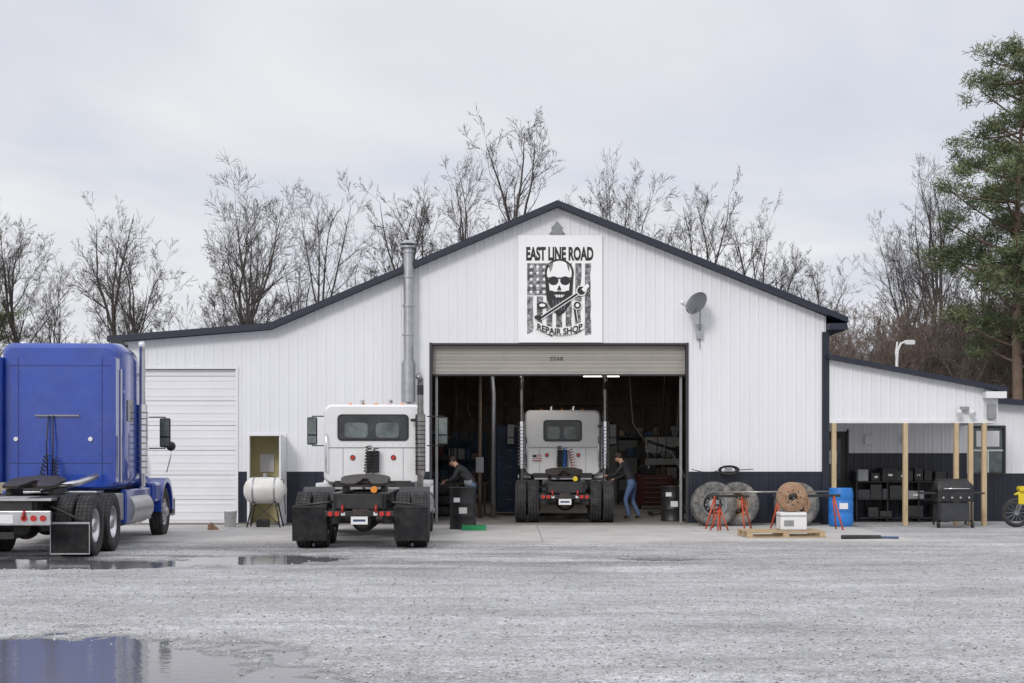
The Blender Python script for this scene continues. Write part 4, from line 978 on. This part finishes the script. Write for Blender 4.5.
bv=[bare_mesh('woodland_tree',s,11,BARKB,spread=40,trunk=.5,leaders=4,sides=9,side0=.12,r0=.10,dens=.9,twig=.0075) for s in (21,22,23)]
wood=empty('woodland_thicket'); R=random.Random(5)
for i in range(120):
    y=R.uniform(54,84); bear=R.uniform(.20,.44); x=bear*y
    h=R.uniform(6.0,8.8)+max(0,(bear-.25))*20
    ob=put_tree(bv[i%3],x,y,h,R.uniform(0,6.28),name='thicket_tree',base=11,wf=1.25); ob.parent=wood
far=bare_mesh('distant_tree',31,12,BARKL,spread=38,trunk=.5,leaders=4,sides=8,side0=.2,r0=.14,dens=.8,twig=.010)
dt=empty('distant_treeline')
for i in range(70):
    x=-75+150*i/69+R.uniform(-1,1); ob=put_tree(far,x,R.uniform(95,120),R.uniform(7,10),R.uniform(0,6.28),name='treeline_tree',base=12,wf=1.3); ob.parent=dt
for i,(px,tp,y) in enumerate(((925,160,60),(958,190,58),(890,228,66),(945,138,70),(845,250,64),(908,205,72))): 
    x,y,h,v,wf=at(px,tp,y,i%8,.75); put_tree(variants[v],x,y,h,i*2.1,wf=wf)

def pine(name,x,y,H,crown0,rmax,seed,nb=70):
    R=random.Random(seed); m=M()
    ctr=lambda t: Vector((.25*math.sin(t*3+seed)*t,.2*math.sin(t*4)*t,H*t))
    pts=[ctr(i/13) for i in range(14)];rr=[.20*(1-i/13)+.03 for i in range(14)]
    m.tube(pts,rr,PBARK,n=8)
    def clump(c_,r_,mt):
        vs=[];fs=[]
        for k in range(48):
            d=Vector((R.gauss(0,1),R.gauss(0,1),R.gauss(0,.8)+.35)).normalized(); s0=c_+Vector((R.gauss(0,.33),R.gauss(0,.33),R.gauss(0,.2)))*r_
            e=s0+d*R.uniform(.12,.26); q=d.cross(Vector((R.gauss(0,1),R.gauss(0,1),R.gauss(0,1)))).normalized()*.017
            o=len(vs); vs+=[tuple(s0-q),tuple(s0+q),tuple(e+q*.3),tuple(e-q*.3)]; fs.append((o,o+1,o+2,o+3))
        m.add(vs,fs,mt)
    for b in range(nb):
        t=crown0+(1-crown0)*(b/nb)**.9; u=(t-crown0)/(1-crown0)
        ln=rmax*(1-u**2.6)**.8*R.choice([.5,.75,.95,1.15])*(.7+.3*min(1,u*5))+.4
        a=b*2.4+R.uniform(-.6,.6); base_=ctr(t); d=Vector((math.cos(a),math.sin(a),R.uniform(-.1,.45)))
        pt=lambda s_: base_+d*ln*s_+Vector((0,0,.15*ln*s_*s_))
        m.tube([pt(s_) for s_ in (0,.3,.6,.85,1)],[.05,.04,.03,.02,.012],PBARK,n=4)
        for k in range(max(2,int(ln*1.9))):
            s_=R.uniform(.35,1.0); q0=pt(s_); q1=q0+Vector((R.gauss(0,.4),R.gauss(0,.4),R.uniform(.0,.35)))
            m.tube([q0,q0.lerp(q1,.5)+Vector((0,0,-.04)),q1],.012,PBARK,n=3)
            for j in range(R.choice([2,3,4])):
                clump(q1+Vector((R.gauss(0,.2),R.gauss(0,.2),R.gauss(0,.08))),R.uniform(.4,.65),NEEDLE if R.random()<.55 else NEEDLE2)
        clump(pt(1.0),.45,NEEDLE2)
    m.build(name,loc=(x,y,0))
pine('pine_tree',17.6,48.5,15.8,.30,2.6,4,nb=78)
pine('pine_tree',20.8,53,15.5,.25,3.2,9,nb=60)
pine('pine_tree',-24.0,60,12.0,.35,1.8,6,nb=46)
pine('pine_tree',21.0,45,8.0,.1,2.6,12,nb=40)

m=M(); m.tube([(0,0,0),(0,0,5.1),(.03,0,5.5),(.15,0,5.75),(.35,0,5.82)],[.06,.055,.05,.04,.035],WHITEP,n=10); m.loft([(-.12,.17,5.70,5.86,.05),(.12,.17,5.70,5.86,.05)],WHITEP,xc=.45); m.tube([(0,0,5.0),(-.04,0,5.4),(.02,0,5.8)],.03,WHITEP); m.ell((.48,0,5.68),(.09,.07,.06),GREYP)
m.build('street_lamp',loc=(13.75,50,0))

# ------------------------------------------------------------ sky + sun
W=bpy.data.worlds.new('World'); scene.world=W; W.use_nodes=True; nt=W.node_tree; N=nt.nodes; Lk=nt.links
for n_ in list(N): N.remove(n_)
out=N.new('ShaderNodeOutputWorld'); bg1=N.new('ShaderNodeBackground'); bg2=N.new('ShaderNodeBackground'); mx=N.new('ShaderNodeMixShader')
sky=N.new('ShaderNodeTexSky'); sky.sky_type='NISHITA'; sky.sun_disc=False; sky.sun_elevation=rad(32); sky.sun_rotation=rad(205); sky.air_density=1.0; sky.dust_density=2
Lk.new(sky.outputs[0],bg1.inputs[0]); bg1.inputs[1].default_value=.10
tc=N.new('ShaderNodeTexCoord'); sp=N.new('ShaderNodeSeparateXYZ'); Lk.new(tc.outputs['Generated'],sp.inputs[0])
def mth(op,a,b=None):
    x=N.new('ShaderNodeMath'); x.operation=op
    for i,q in enumerate((a,b)):
        if q is None: continue
        if isinstance(q,(int,float)): x.inputs[i].default_value=q
        else: Lk.new(q,x.inputs[i])
    return x.outputs[0]
zc=mth('MAXIMUM',sp.outputs[2],0.0); dn=mth('ADD',zc,.12)
cb=N.new('ShaderNodeCombineXYZ'); Lk.new(mth('DIVIDE',sp.outputs[0],dn),cb.inputs[0]); Lk.new(mth('DIVIDE',sp.outputs[1],dn),cb.inputs[1])
nz=N.new('ShaderNodeTexNoise'); nz.inputs['Scale'].default_value=.75; nz.inputs['Detail'].default_value=7; nz.inputs['Roughness'].default_value=.52; nz.inputs['Distortion'].default_value=.4; Lk.new(cb.outputs[0],nz.inputs['Vector'])
cr=N.new('ShaderNodeValToRGB'); cr.color_ramp.elements[0].position=.34; cr.color_ramp.elements[0].color=(.67,.695,.79,1); cr.color_ramp.elements[1].position=.62; cr.color_ramp.elements[1].color=(.90,.895,.91,1)
Lk.new(nz.outputs['Fac'],cr.inputs[0]); Lk.new(cr.outputs[0],bg2.inputs[0])
mr=N.new('ShaderNodeMapRange'); mr.inputs[1].default_value=.30; mr.inputs[2].default_value=.9; mr.inputs[3].default_value=1.0; mr.inputs[4].default_value=1.7; Lk.new(zc,mr.inputs[0]); Lk.new(mr.outputs[0],bg2.inputs[1])
mx.inputs[0].default_value=.90; Lk.new(bg1.outputs[0],mx.inputs[1]); Lk.new(bg2.outputs[0],mx.inputs[2]); Lk.new(mx.outputs[0],out.inputs[0])
sl=bpy.data.lights.new('sun','SUN'); sl.energy=1.35; sl.angle=rad(14); sl.color=(1,.97,.93); so=bpy.data.objects.new('sun',sl); scene.collection.objects.link(so)
az=rad(205); el=rad(32); dirv=Vector((math.sin(az)*math.cos(el),math.cos(az)*math.cos(el),math.sin(el)))
so.rotation_euler=(-dirv).to_track_quat('-Z','Y').to_euler()
cam=bpy.data.cameras.new('camera'); co=bpy.data.objects.new('camera',cam); scene.collection.objects.link(co); scene.camera=co
co.location=(0,0,1.65); co.rotation_euler=(rad(90),0,0); cam.sensor_width=36; cam.lens=49.2; cam.shift_y=.1138; cam.clip_end=2000
scene.view_settings.view_transform='Standard'; scene.view_settings.look='None'; scene.view_settings.exposure=0
